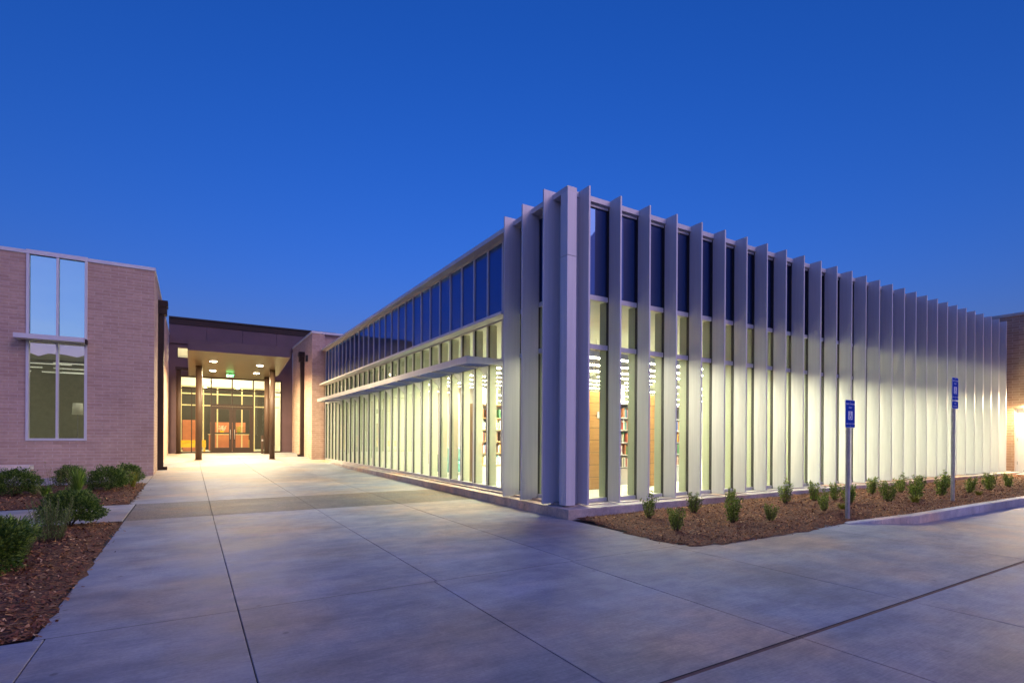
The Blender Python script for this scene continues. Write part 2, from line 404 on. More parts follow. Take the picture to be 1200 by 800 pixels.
# mulch beds
def inside(p, poly):
    x, y = p; c = False; n = len(poly)
    for i in range(n):
        (x0,y0),(x1,y1) = poly[i], poly[(i+1)%n]
        if (y0 > y) != (y1 > y) and x < (x1-x0)*(y-y0)/(y1-y0)+x0: c = not c
    return c
def edge_d(p, poly):
    best = 9
    for i in range(len(poly)):
        a = Vector(poly[i]); b_ = Vector(poly[(i+1)%len(poly)]); q = Vector(p); ab = b_-a
        tt = max(0, min(1, (q-a).dot(ab)/ab.length_squared)); best = min(best, (q-(a+ab*tt)).length)
    return best
def mulch_bed(name, poly, hfun, step, chips, size, near):
    xs = [p[0] for p in poly]; ys_ = [p[1] for p in poly]
    mb = MB(); idx = {}
    nx = int((max(xs)-min(xs))/step)+2; ny = int((max(ys_)-min(ys_))/step)+2
    def hz(x, y):
        d = edge_d((x,y), poly) if not inside((x,y),poly) is False else 0
        n = noise.noise(Vector((x*2.1,y*2.1,1)))*.02+noise.noise(Vector((x*14,y*14,3)))*.010
        return hfun(x, y, d)+n*min(1, d*6)
    def vid(i, j):
        if (i,j) not in idx:
            x = min(xs)+i*step; y = min(ys_)+j*step
            x += noise.noise(Vector((x*5,y*5,7)))*step*.8; y += noise.noise(Vector((x*5,y*5,17)))*step*.8
            idx[(i,j)] = len(mb.v); mb.v.append((x,y,hz(x,y)))
        return idx[(i,j)]
    for i in range(nx):
        for j in range(ny):
            c = (min(xs)+(i+.5)*step, min(ys_)+(j+.5)*step)
            if inside(c, poly):
                mb.f.append((vid(i,j),vid(i+1,j),vid(i+1,j+1),vid(i,j+1))); mb.m.append(0); mb.sm.append(True)
    rnd = random.Random(3)
    k = 0
    while k < chips:
        y = min(ys_)+(max(ys_)-min(ys_))*(rnd.random()**near); x = rnd.uniform(min(xs), max(xs))
        sg = .025 if rnd.random() < .96 else .11; jx, jy = rnd.gauss(0,sg), rnd.gauss(0,sg)
        if not inside((x,y), poly): continue
        k += 1
        x += jx; y += jy
        z = (hz(x,y) if inside((x,y),poly) else g(x,y)+.002)+rnd.uniform(.0,.012)
        l = size*rnd.uniform(.5,1.7); w = l*rnd.uniform(.22,.5)
        a = rnd.uniform(0,6.28); ti = rnd.gauss(0,.35); tj = rnd.gauss(0,.3)
        ux = Vector((math.cos(a)*math.cos(ti), math.sin(a)*math.cos(ti), math.sin(ti)))*l*.5
        vy = Vector((-math.sin(a), math.cos(a), tj)).normalized()*w*.5
        c = Vector((x,y,z)); up = Vector((0,0,rnd.uniform(.002,.006)))
        q = [c-ux-vy*.7, c+ux*.8-vy, c+ux+vy*.6, c-ux*.9+vy]
        mb.face(q, 1)
        mb_i = len(mb.v)
    # edge
    return tag(mb.build(name, [M['mulch'], M['chip']]), 'brown bark mulch', None, None, 'stuff')

bedR = [(5.62,7.12),(5.60,6.6),(5.44,5.6),(5.42,4.95),(5.55,4.60),(6.3,4.47),(7.8,4.5),(9.3,4.58),(9.8,4.42),(10.35,4.12),(27.15,4.12),(27.15,7.14)]
def hR(x, y, d):
    cap = .02+.11*min(1, max(0,(x-6.5)/3.5))
    rise = min(cap, .006+d*.28)
    if x > 9.2: rise = max(rise, min(cap, kerb_z(x)-.012))
    if y > 6.6: rise = min(rise+.02, .09+0*x)
    return rise
b1 = mulch_bed('mulch_bed', bedR, hR, .09, 42000, .030, 1.)
b1['label'] = 'brown bark mulch under the small shrubs along the finned wall'; b1['category'] = 'mulch'
bedL = [(-.90,4.79),(-.93,7.5),(-.95,10.5),(-8.6,10.5),(-8.6,4.79)]
b2 = mulch_bed('mulch_bed', bedL, lambda x,y,d: .004+min(.05, d*.16), .08, 38000, .036, 1.4)
b2['label'] = 'dark bark mulch of the near bed beside the big boxwoods'; b2['category'] = 'mulch'
bedF = [(-.98,12.9),(-1.02,16),(-1.06,17.87),(-8.6,17.87),(-8.6,12.9)]
b3 = mulch_bed('mulch_bed', bedF, lambda x,y,d: g(x,y)+.004+min(.05, d*.16), .12, 9000, .045, 1.2)
b3['label'] = 'bark mulch of the far bed in front of the brick wall'; b3['category'] = 'mulch'

# ------------------------------------------------------------------ library building
LIB = root('library_building', (5.9,7.5,0), 'long glass-fronted library with tall silver fins, lit up from inside', 'building')
P1 = lambda mb, name, mat, bevel=0, parent=LIB: mb.build(name, mat, parent, bevel=bevel)
FX, FY = 5.83, 7.59                         # outer planes of the two curtain walls
S1, S2 = .686, .747
YM = [10.71+S1*k for k in range(-4, 26)]    # mullions of the long left front
XM2 = [6.02+S2*k for k in range(28)]
YE = 27.98
pl = MB()
pl.prism([(5.478,7.146),(27.2,7.146),(27.2,7.7),(6.1,7.7),(6.1,YE),(5.478,YE)], -.06, lambda x,y: .172+max(0,(y-7.2))*.0022)
P1(pl, 'concrete_plinth', M['curb'], .008)
st = MB(); st.box(5.70,6.1,7.70,YE,.12,.213); st.box(5.70,27.2,7.42,7.70,.12,.193)
P1(st, 'base_flashing', M['curb'])

def bay(mb, horiz, a, b_, mull=True):
    """frame of one window bay between a and b_ along one front"""
    def bx(p0, p1, d0, d1, z0, z1, m=0):
        if horiz: mb.box(p0, p1, FY+d0, FY+d1, z0, z1, m)
        else: mb.box(FX+d0, FX+d1, p0, p1, z0, z1, m)
    z = .20 if horiz else .215
    w = .04 if horiz else .05
    if horiz:
        bx(a-w/2, a+w/2, .004, .065, z, 5.734, 1)        # dark pocket the fin sits in
    else:
        bx(a-w/2, a+w/2, 0, .02, z, 3.98); bx(a-w/2+.004, a+w/2-.004, .02, .07, z, 3.98, 1)  # lower mullion sides coloured dark: backlit shade put into the material
        bx(a-w/2, a+w/2, 0, .10, 3.981, 5.734)                    # outer cap
    bx(a-w/2+.002, a+w/2-.002, .071, .25, z+.06, 3.98, 2)                # deep inner mullion
    e0, e1 = a+w/2+.007, b_-w/2-.007
    for z0, z1 in ((z,z+.07),(3.05,3.14),(3.96,4.05),(5.69,5.734)):
        bx(e0, e1, .012, .055 if (not horiz and z0 < 3.9) else (.048 if horiz else .028), z0, z1)
    for z0, z1 in ((z+.0,z+.06),(3.06,3.13)):
        bx(e0, e1, .11, .22, z0, z1, 2)
    return mb
def panes(parent, horiz, a, b_):
    z = .27 if horiz else .285
    def q(z0, z1, d):
        if horiz: return [(a+.03,FY+d,z0),(b_-.03,FY+d,z0),(b_-.03,FY+d,z1),(a+.03,FY+d,z1)]
        return [(FX+d,b_-.03,z0),(FX+d,a+.03,z0),(FX+d,a+.03,z1),(FX+d,b_-.03,z1)]
    dd = .058 if horiz else .06
    m = MB(); m.face(q(z,3.05,dd)); m.face(q(3.14,3.96,dd)); m.build('glass', M['glass'], parent)
    m = MB(); m.face(q(4.05,5.69,.05 if horiz else .03)); m.build('spandrel_glass', M['spandrel'], parent)
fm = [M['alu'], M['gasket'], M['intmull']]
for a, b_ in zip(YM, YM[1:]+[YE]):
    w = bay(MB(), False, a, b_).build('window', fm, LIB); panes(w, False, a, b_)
for a, b_ in zip(XM2, XM2[1:]+[26.95]):
    w = bay(MB(), True, a, b_).build('window', fm, LIB); panes(w, True, a, b_)
em = MB(); em.box(26.95,27.03,FY-.06,FY+.3,.193,5.74); P1(em, 'end_mullion', M['alu'])
# fins
for x in XM2:
    f = MB(); f.box(x-.018,x+.018,7.28,FY-.004,.205,5.86); P1(f, 'fin', M['fin'])
for y in (9.30,8.62,7.90):
    f = MB(); f.box(5.45,FX-.004,y-.018,y+.018,.19,5.90); P1(f, 'fin', M['fin'])
# corner post and coping
cp = MB(); cp.box(5.62,5.825,7.40,7.60,.20,4.6); P1(cp, 'corner_post', M['fin'], .004)
cp = MB(); cp.box(5.62,5.825,7.40,7.60,4.607,5.73); P1(cp, 'corner_post', M['fin'], .004)
cf = MB(); cf.box(5.826,6.001,7.56,7.66,.20,5.74); cf.box(5.80,5.86,7.601,7.93,.22,5.66); P1(cf, 'corner_flashing', M['alu'])
co = MB(); co.prism([(5.65,7.44),(5.86,7.44),(5.86,7.545),(27.1,7.545),(27.1,7.9),(6.2,7.9),(6.2,YE),(5.65,YE)], 5.745, 5.845)
P1(co, 'coping', M['alu'], .006)
co = MB(); co.prism([(5.84,7.60),(27.08,7.60),(27.08,7.66),(5.93,7.66),(5.93,YE),(5.84,YE)], 5.736, 5.80); P1(co, 'fascia', M['alu'])
# light shelf strip between upper and lower glazing of the left front
ls = MB(); ls.box(5.56,FX-.002,9.6,YE+.1,3.985,4.02); ls.box(5.56,5.575,9.6,YE+.1,4.02,4.05); P1(ls, 'light_shelf', M['white_metal'], .003)
# louvred sunshade
SS = root('sunshade_canopy', (4.94,17.6,3.05), 'long louvred metal sunshade on brackets across the left glass front', 'sunshade')
# it is fixed to the building: a part of it
SS.parent = LIB; SS.location = SS.location - LIB.location
for k in ('label','category'): del SS[k]
Y0, Y1 = 9.97, 25.3
sf = MB(); sf.box(4.94,4.965,Y0,Y1,2.965,3.105); sf.build('fascia', M['alu'], SS)
for e0, e1 in ((Y0,Y0+.025),(Y1-.025,Y1)):
    sf = MB(); sf.box(4.965,FX-.003,e0,e1,2.965,3.105); sf.build('end_plate', M['alu'], SS)
lv = MB()
for k in range(7):
    x = 5.04+k*.107
    lv.face([(x,Y0+.03,3.0),(x+.07,Y0+.03,3.06),(x+.07,Y1-.03,3.06),(x,Y1-.03,3.0)])
    lv.face([(x+.004,Y0+.03,2.992),(x+.004,Y1-.03,2.992),(x+.074,Y1-.03,3.052),(x+.074,Y0+.03,3.052)])
lv.build('louvre_blades', M['alu'], SS)
for k, y in enumerate(YM):
    if Y0+.1 < y < Y1 and k % 2 == 0:
        b_ = MB(); i = 0
        for dy in (-.006, .006): pass
        b_.box(4.966,FX-.003,y-.008,y+.008,2.975,3.055)
        b_.prism([(0,0)]*0+[(FX-.20,y-.008),(FX-.003,y-.008),(FX-.003,y+.008),(FX-.20,y+.008)], lambda xx,yy: 2.974-.22*max(0,(xx-(FX-.20)))/.2, 2.974)
        b_.build('bracket', M['alu'], SS)

# room behind the glass
rm = MB(); rm.box(6.12,27.2,7.86,YE,.10,.205); P1(rm, 'interior_floor', M['carpet'])
rm = MB(); rm.box(FX+.13,27.2,FY+.13,YE,4.0,4.10); P1(rm, 'ceiling', M['ceil'])
rm = MB(); rm.box(27.03,27.22,FY+.1,YE,.1,5.76); rm.box(5.9,27.02,YE+.002,YE+.2,.1,5.76)
P1(rm, 'interior_wall', M['white'])
rm = MB(); rm.box(5.97,27.0,7.72,YE,5.60,5.72); P1(rm, 'roof', M['roof'])
for x, y in ((11.5,12.4),(17.5,12.4),(23.5,12.4),(11.5,18),(17.5,18),(23.5,18),(11.5,23.4)):
    c = MB(); c.cyl((x,y), .16, .206, 3.998, 20); P1(c, 'interior_column', M['white'])
# interior room partition seen through the left front
rm = MB(); rm.box(8.9,9.02,15.8,22.6,.207,3.997); P1(rm, 'partition_wall', M['white'])

# pendant lamps in rows
PEN = root('pendant_lamp', (0,0,0), 'x', 'lamp', 'linear pendant lamps hanging in the library')
pm = MB(); pm.box(-1.5,1.5,-.105,.105,.03,.07); pm.box(-1.5,1.5,-.115,-.103,-.06,.07); pm.box(-1.5,1.5,.103,.115,-.06,.07); pm.box(-1.512,-1.5,-.115,.115,-.06,.07); pm.box(1.5,1.512,-.115,.115,-.06,.07); pm.build('housing', M['white_metal'], PEN)
pm = MB(); pm.box(-1.49,1.49,-.10,.10,-.052,-.04); pm.build('lens', M['lamp'], PEN)
for s in (-1,1):
    pm = MB(); pm.tube((s*1.1,0,.07),(s*1.1,0,.79),.004); pm.build('cord', M['galv'], PEN)
PEN['label'] = 'glowing linear pendant lamp hung from the library ceiling'
first = True
for j, y in enumerate((8.9,10.7,12.5,14.4,16.6,19.0,21.8,24.8,9.8,11.6,13.4,15.5)):  # last four short rows are extra lamps added to brighten the corner
    for i in range(6 if j < 8 else 2):
        x = 8.0+i*3.45
        if first: PEN.location = (x,y,3.2); first = False
        else: copy_tree(PEN, (x,y,3.2))

# wood piers and bookcases
def pier(x0, x1, y0, y1, label):
    r_ = root('wood_partition', ((x0+x1)/2,(y0+y1)/2,.206), label, 'wood screen')
    n = 8; h = (2.47-.206)/n
    mb = MB()
    for k in range(n): mb.box(x0,x1,y0,y1,.206+k*h+.006,.206+(k+1)*h-.004)
    mb.build('planks', M['wood'], r_, bevel=.003)
    mb = MB(); mb.box(x0+.012,x1-.012,y0+.012,y1-.012,.207,2.465); mb.build('core', M['dark'], r_)
    return r_
p1 = pier(7.35,8.36,9.4,9.75,'honey wood plank screen nearest the building corner with a small white plate')
mb = MB(); mb.box(8.02,8.3,9.385,9.398,1.85,2.0); mb.build('plate', M['white_metal'], p1)
pier(9.72,10.15,9.4,9.75,'narrower honey wood plank screen behind the third glass bay, without a plate')
pier(14.4,15.1,10.4,10.7,'distant honey wood plank screen deep behind the finned front')

BC = [M['redwood']]
bookcols = [(.35,.05,.04),(.04,.12,.30),(.06,.22,.10),(.75,.70,.60),(.60,.42,.06),(.05,.05,.06),(.30,.14,.06),(.12,.30,.38),(.5,.2,.1),(.8,.8,.78)]
BM = [simple('book_cloth_%s' % n, c, .6, 0, .1, 30) for n, c in zip('red navy green cream ochre black brown teal rust white'.split(), bookcols)]
book_meshes = []
for bm_ in BM:
    mb = MB(); mb.box(-.5,.5,-.5,.5,0,1); o = mb.build('book', bm_); book_meshes.append(o.data); bpy.data.objects.remove(o)
nbook = 0
def bookcase(x0, x1, y, label, shelves, z0=.206, h=2.25, wood=False, row=1.):
    """opens towards -y; books only where the glass shows them"""
    global nbook
    r_ = root('bookcase', ((x0+x1)/2, y+.15, .206), label, 'bookcase')
    fr = M['shelfwood'] if wood else M['white_metal']
    for s in (x0, x1-.03):
        mb = MB(); mb.box(s,s+.03,y,y+.3,z0,h); mb.build('side_panel', fr, r_)
    mb = MB(); mb.box(x0+.031,x1-.031,y+.28,y+.298,z0,h); mb.build('back_panel', M['white_metal'], r_)
    mb = MB(); mb.box(x0-.01,x1+.01,y-.01,y+.31,h+.001,h+.03); mb.build('top_panel', fr, r_)
    mb = MB(); mb.box(x0+.031,x1-.031,y+.02,y+.279,z0,.62); mb.build('base', M['white_metal'], r_)
    zs = [.66+k*(h-.68)/shelves for k in range(shelves)]
    for zz in zs:
        mb = MB(); mb.box(x0+.031,x1-.031,y+.005,y+.279,zz-.025,zz); mb.build('shelf', fr, r_)
        x = x0+.05; rnd = random.Random(int(zz*100+x0*10))
        while x < x1-.1:
            if rnd.random() < .08: x += rnd.uniform(.05,.14); continue
            w = rnd.uniform(.022,.05); hh = rnd.uniform(.19,.27); dd = rnd.uniform(.15,.2)
            o = bpy.data.objects.new('book', rnd.choice(book_meshes)); COL.objects.link(o)
            o.scale = (w-.002, dd, hh); o.location = (x+w/2, y+.03+dd/2, zz+.001)
            tag(o, 'book standing on a lit library shelf', 'book', 'books on the lit library shelves'); nbook += 1
            x += w
    return r_
bookcase(8.38,9.72,10.0,'white bookcase between the two honey wood screens',5)
bookcase(10.3,11.75,10.0,'white bookcase just right of the narrower wood screen',5)
bookcase(6.3,7.5,12.35,'wood-ended bookcase seen through the left front near the corner',5,wood=True)

# sofa and low table seen through the left front
def sofa(x, y, label, mat):
    r_ = root('sofa', (x,y,.206), label, 'sofa')
    mb = MB(); mb.box(x-.9,x+.9,y-.4,y+.35,.30,.62); mb.build('seat', mat, r_, bevel=.04)
    mb = MB(); mb.box(x-.9,x+.9,y+.2,y+.42,.621,1.05); mb.build('backrest', mat, r_, bevel=.05)
    for s in (-1,1):
        mb = MB(); mb.box(x+s*.9,x+s*1.05,y-.4,y+.42,.30,.85); mb.build('armrest', mat, r_, bevel=.04)
    for sx in (-.85,.85):
        for sy in (-.33,.3):
            mb = MB(); mb.cyl((x+sx,y+sy),.02,.206,.299,10); mb.build('leg', M['galv'], r_)
sofa(7.7,15.3,'teal sofa seen through the middle of the left glass front', M['teal'])
def table(x, y, label):
    r_ = root('reading_table', (x,y,.206), label, 'table')
    mb = MB(); mb.box(x-.8,x+.8,y-.45,y+.45,.90,.94); mb.build('table_top', M['white_metal'], r_, bevel=.005)
    for sx in (-.72,.72):
        for sy in (-.38,.38):
            mb = MB(); mb.cyl((x+sx,y+sy),.025,.206,.899,10); mb.build('leg', M['galv'], r_)
table(10.2,12.0,'white reading table behind the wood screens inside the library')
table(8.0,18.6,'white reading table deeper behind the left glass front') if False else None

# ------------------------------------------------------------------ left brick wing
BW = root('brick_wing', (-1.05,21,0), 'pinkish brick wing at the left with one tall two-pane window', 'building')
ZT = 6.80
mb = MB()
WX0, WX1 = -4.22, -2.78
mb.box(-16,WX0,21.0,21.3,-.07,ZT); mb.box(WX1,-1.05,21.0,21.3,-.07,ZT); mb.box(WX0,WX1,21.0,21.3,-.07,1.22)
mb.box(-1.35,-1.05,21.3,34.0,-.07,ZT); mb.box(-16,-15.7,21.3,34,-.07,ZT)
mb.build('wall', M['brick'], BW)
mb = MB(); x = WX0-.02
while x < WX1: mb.box(x,x+.083,20.985,21.0-.002,1.115,1.215); x += .09
mb.build('brick_sill', M['brick'], BW)
mb = MB(); mb.box(-16.02,WX0-.0,20.97,21.36,ZT,ZT+.11); mb.box(WX1,-1.02,20.97,21.36,ZT,ZT+.11); mb.box(-1.38,-1.02,21.36,34,ZT,ZT+.11); mb.build('coping', M['white_metal'], BW, bevel=.005)
mb = MB(); mb.box(-15.7,-1.36,21.31,33.9,6.2,6.3); mb.build('roof', M['roof'], BW)
wf = MB()
wf.box(WX0+.001,WX0+.07,20.96,21.12,1.221,6.80); wf.box(WX1-.07,WX1-.001,20.96,21.12,1.221,6.80)
wf.box(-3.53,-3.47,20.965,21.12,1.29,6.80); wf.box(WX0+.071,WX1-.071,20.962,21.12,1.221,1.289)
wf.box(WX0+.071,WX1-.071,20.962,21.12,4.20,4.30); wf.box(WX0,WX1,20.958,21.13,6.801,6.93)
w = wf.build('window', M['white_metal'], BW, bevel=.003)
q = MB()
for a, b_ in ((WX0+.07,-3.53),(-3.47,WX1-.07)): q.face([(a,21.05,4.30),(b_,21.05,4.30),(b_,21.05,6.8),(a,21.05,6.8)])
q.build('spandrel_glass', M['mirror_glass'], w)
q = MB()
for a, b_ in ((WX0+.07,-3.53),(-3.47,WX1-.07)): q.face([(a,21.05,1.29),(b_,21.05,1.29),(b_,21.05,4.2),(a,21.05,4.2)])
q.build('glass', M['glass_coat'], w)
sh = MB(); sh.box(-4.42,-2.80,20.56,20.93,4.22,4.36); sh.build('sunshade', M['white_metal'], BW, bevel=.004)
sh = MB(); sh.box(-2.799,-2.76,20.70,20.96,4.20,4.34); sh.box(-4.3,-4.26,20.93,20.999,4.24,4.34); sh.build('bracket', M['bronze'], BW)
rm = MB(); rm.box(-15.6,-1.4,26.4,26.5,.3,6.1); rm.box(-8,-7.9,21.4,26.4,.3,6.1); rm.build('interior_wall', M['sage'], BW)
rm = MB(); rm.box(-15.6,-1.4,21.32,27,.3,.4); rm.build('interior_floor', M['carpet'], BW)
rm = MB(); rm.box(-15.6,-1.4,21.32,26.38,4.25,4.3); rm.build('ceiling', M['ceil'], BW)
for x, y in ((-7.0,23.2),(-7.0,25.0),(-2.1,22.6),(-2.2,24.8)):
    rm = MB(); rm.box(x-.3,x+.3,y-.6,y+.6,4.2,4.249); rm.build('ceiling_panel_light', M['panel'], BW)  # added out of view, only to brighten the room behind the window
TL = root('strip_light', (0,0,0), 'dim strip light glimpsed through the tall window of the brick wing', 'lamp', 'strip lights in the brick wing')
mb = MB(); mb.box(-1.2,1.2,-.03,.03,0,.02); mb.build('lens', M['lamp_dim'], TL)
mb = MB(); mb.box(-1.2,1.2,-.05,.05,.021,.06); mb.build('housing', M['white_metal'], TL)
sp = [(-4.6,22.6),(-5.6,24.0),(-2.9,24.0),(-6.2,25.6),(-3.5,25.6),(-7.0,22.6),(-7.2,24.6),(-2.6,22.2),(-2.9,25.4)]  # last four strips added mostly out of view to brighten the room
for k, (x, y) in enumerate(sp):
    if k == 0: TL.location = (x,y,3.7)
    else: copy_tree(TL, (x,y,3.7))
fl = root('floor_lamp', (-3.38,23.6,.4), 'pale floor lamp standing inside the lower right pane of the tall window', 'lamp')
mb = MB(); mb.cyl((-3.38,23.6),.16,2.1,2.5,20,0,.14); mb.build('lamp_shade', M['shade'], fl)
mb = MB(); mb.cyl((-3.38,23.6),.015,.42,2.1,10); mb.cyl((-3.38,23.6),.13,.401,.42,20); mb.build('stand', M['galv'], fl)
# downspouts
def downspout(x0, x1, y0, y1, zb, zt, label, parent, hz=.5):
    mb = MB(); mb.box(x0,x1,y0,y1,zb,zt-hz); 
    for z in (zb+1.3, zb+3.2): mb.box(x0-.0,x1+.012,y0-.012,y1+.012,z,z+.05) if x1 > x0 and False else None
    o = mb.build('downspout', M['bronze'], parent, bevel=.01)
    cx0, cx1, cy0, cy1 = x0-.0, x1+.0, y0-.10, y1+.10
    if parent is BW: cx1 += .12
    else: cx0 -= .10
    mb = MB(); i = 0
    mb.box(cx0,cx1,cy0,cy1,zt-.22,zt); mb.box(cx0+(.03 if parent is not BW else 0),cx1-(.03 if parent is BW else 0),cy0+.04,cy1-.04,zt-hz,zt-.22)
    mb.build('conductor_head', M['bronze'], o, bevel=.008)
    mb = MB(); mb.box(x0-(.12 if parent is not BW else 0),x1+(.12 if parent is BW else 0),y0-.01,y1+.01,zb-.0,zb+.12); mb.build('boot', M['bronze'], o)
downspout(-1.049,-.87,23.3,23.62,g(0,23.3)+.0,6.35,'',BW)
# low seat wall with cap
SW = root('low_wall', (-4.9,19.85,0), 'low stone seat wall with a pale cap at the left edge', 'wall')
mb = MB(); mb.box(-7.5,-3.98,19.72,20.02,-.05,.40); mb.build('wall', M['stone_cap'], SW)
mb = MB(); mb.box(-7.6,-3.86,19.62,20.12,.401,.54); mb.build('cap', M['capstone'], SW, bevel=.008)

# ------------------------------------------------------------------ entrance pavilion
YD = 34.0
EP = root('entrance_pavilion', (2,YD,.42), 'dark bronze glazed entrance block recessed between the brick wings', 'building')
zf = .42
mb = MB()
GX0, GX1 = -.67, 4.62                         # glazed opening
mb.box(-1.045,GX0,YD,YD+.25,zf-.1,6.4); mb.box(GX1,5.19,YD,YD+.25,zf-.1,6.4)
mb.box(GX0,GX1,YD,YD+.25,4.66,5.62); mb.box(GX0,GX1,YD,YD+.25,6.18,6.4); mb.box(.1,GX1,YD,YD+.25,5.62,6.18)
mb.build('wall', M['bronze_panel'], EP)
xs_ = [-1.045,.72,2.5,4.3,5.19]
for a, b_ in zip(xs_[:-1]+[6.1], xs_[1:-1]+[6.1,7.6]):
    mb = MB(); mb.box(a+.006,b_-.006,YD-.10,YD+.2,6.402,7.42); mb.build('fascia_panel', M['bronze_panel'], EP)
mb = MB(); mb.box(-1.045,7.6,YD-.14,YD+.3,7.43,7.74); mb.build('fascia_band', M['bronze'], EP)
mb = MB(); mb.box(-1.045,7.7,YD-.2,YD+.4,7.745,7.82); mb.build('coping', M['black'], EP)
# glazing frame
mb = MB(); 
def fr(x0,x1,z0,z1,d=.0): mb.box(x0,x1,YD+.05-d,YD+.17+d,z0,z1)
for x in (GX0,.93,3.06,4.13,GX1-.06): fr(x,x+.06,zf,4.66)
for x in (2.0,): fr(x-.03,x+.03,3.16,4.66)
fr(GX0+.06,GX1-.06,3.95,4.01,-.004); fr(GX0+.06,GX1-.06,zf,zf+.08,-.004); fr(.99,3.06,3.06,3.18,.01); fr(GX0+.06,GX1-.06,4.60,4.66,-.004)
for x in (.0,): fr(x,x+.05,zf,3.95)
fw = mb.build('window', M['bronze'], EP)
mb = MB(); mb.face([(GX0,YD+.11,3.2),(GX1,YD+.11,3.2),(GX1,YD+.11,4.62),(GX0,YD+.11,4.62)])
mb.face([(GX0,YD+.11,zf),(.95,YD+.11,zf),(.95,YD+.11,3.2),(GX0,YD+.11,3.2)]); mb.face([(3.1,YD+.11,zf),(GX1,YD+.11,zf),(GX1,YD+.11,3.2),(3.1,YD+.11,3.2)])
mb.build('glass', M['glass'], fw)
mb = MB(); mb.box(GX0,.1,YD+.04,YD+.10,5.62,5.66); mb.box(GX0,GX0+.04,YD+.04,YD+.10,5.66,6.18); w2 = mb.build('window', M['bronze'], EP)
mb = MB(); mb.face([(GX0+.04,YD+.12,5.66),(.1,YD+.12,5.66),(.1,YD+.12,6.18),(GX0+.04,YD+.12,6.18)]); mb.build('glass', M['glass'], w2)
# two door leaves
for x0, x1, hs in ((.995,2.01,1),(2.025,3.055,-1)):
    mb = MB(); y0, y1 = YD+.06, YD+.12
    mb.box(x0,x0+.16,y0,y1,zf+.01,3.05); mb.box(x1-.16,x1,y0,y1,zf+.01,3.05)
    mb.box(x0+.16,x1-.16,y0,y1,zf+.01,zf+.30); mb.box(x0+.16,x1-.16,y0,y1,2.90,3.05)
    d = mb.build('door', M['bronze'], EP)
    mb = MB(); mb.face([(x0+.16,YD+.09,zf+.3),(x1-.16,YD+.09,zf+.3),(x1-.16,YD+.09,2.9),(x0+.16,YD+.09,2.9)]); mb.build('glass', M['glass'], d)
    mb = MB(); mb.box(x0+.1,x1-.1,YD+.13,YD+.17,1.50,1.58); mb.build('push_bar', M['black'], d)
    hx = x1-.10 if hs > 0 else x0+.10
    mb = MB(); mb.tube((hx,YD+.0,1.2),(hx,YD+.0,1.75),.014); mb.tube((hx,YD+.06,1.22),(hx,YD,1.22),.01); mb.tube((hx,YD+.06,1.73),(hx,YD,1.73),.01)
    mb.build('handle', M['galv'], d)
# lobby shell
mb = MB(); mb.box(-1.0,5.15,YD+.26,44,zf-.1,zf); mb.build('interior_floor', M['carpet'], EP)
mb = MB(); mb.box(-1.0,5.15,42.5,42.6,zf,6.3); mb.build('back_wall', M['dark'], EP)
mb = MB(); mb.box(-1.04,-.98,YD+.26,42.5,zf,6.3); mb.box(4.95,5.02,YD+.26,42.5,zf,6.3); mb.build('side_wall', M['white'], EP)
mb = MB(); mb.box(-1.0,5.0,YD+.26,42.5,6.32,6.40); mb.build('ceiling', M['white'], EP)
mb = MB(); mb.box(-1,5,38.6,38.8,4.5,6.3); mb.build('bulkhead', M['white'], EP)
mb = MB()
for x in (-.55,.6,1.35,2.7,3.4,4.4): mb.box(x,x+.07,37.2,37.28,zf,4.4)
for z in (3.2,3.9,4.34): mb.box(-.9,4.9,37.21,37.27,z,z+.07)
mb.build('inner_door_frame', M['creamframe'], EP)
mb = MB(); mb.box(-1.0,5.15,YD+.3,44,6.45,7.4); mb.build('roof', M['roof'], EP)
LL = root('lobby_light', (0,0,0), 'round warm ceiling light inside the entrance lobby', 'lamp', 'round lobby ceiling lights')
mb = MB(); mb.cyl((0,0),.28,-.05,0,24); mb.build('lens', M['lobbylamp'], LL)
mb = MB(); mb.cyl((0,0),.31,.001,.05,24); mb.build('housing', M['white_metal'], LL)
for k, (x,y,z) in enumerate(((.6,35.6,6.25),(3.4,35.6,6.25),(.6,40.4,4.9),(3.4,40.4,4.9),(2.0,36.6,6.25))):
    if k == 0: LL.location = (x,y,z)
    else: copy_tree(LL, (x,y,z))
# lobby furniture
def flat(name, parts, label, cat, loc):
    r_ = root(name, loc, label, cat)
    for n, bxs, mt in parts:
        mb = MB()
        for b_ in bxs: mb.box(*b_)
        mb.build(n, mt, r_, bevel=.006)
    return r_
flat('lounge_bench', [('seat',[(-.75,.75,35.6,36.2,.72,.92)],M['yellow']),('backrest',[(-.75,.75,36.2,36.3,.93,1.12)],M['yellow']),
     ('leg',[(-.72,-.64,35.65,36.15,.421,.719)],M['yellow']),('leg',[(.64,.72,35.65,36.15,.421,.719)],M['yellow'])],
     'bright yellow bench behind the glass left of the doors','bench',(0,35.9,.42))
flat('display_cabinet', [('body',[(-.45,.35,38.0,38.4,.421,2.35)],M['redwood']),('door',[(-.42,.32,37.97,37.995,.5,2.28)],M['redwood'])],
     'tall red-brown cabinet behind the yellow bench','cabinet',(0,38.2,.42))
flat('reception_desk', [('body',[(1.0,3.3,39.4,40.0,.421,1.45)],M['redwood']),('counter_top',[(.95,3.35,39.35,40.05,1.452,1.5)],M['creamframe']),('rear_shelf',[(1.1,3.2,40.6,40.8,.421,2.3)],M['redwood'])],
     'red-brown reception desk behind the glass doors','desk',(2.1,39.7,.42))
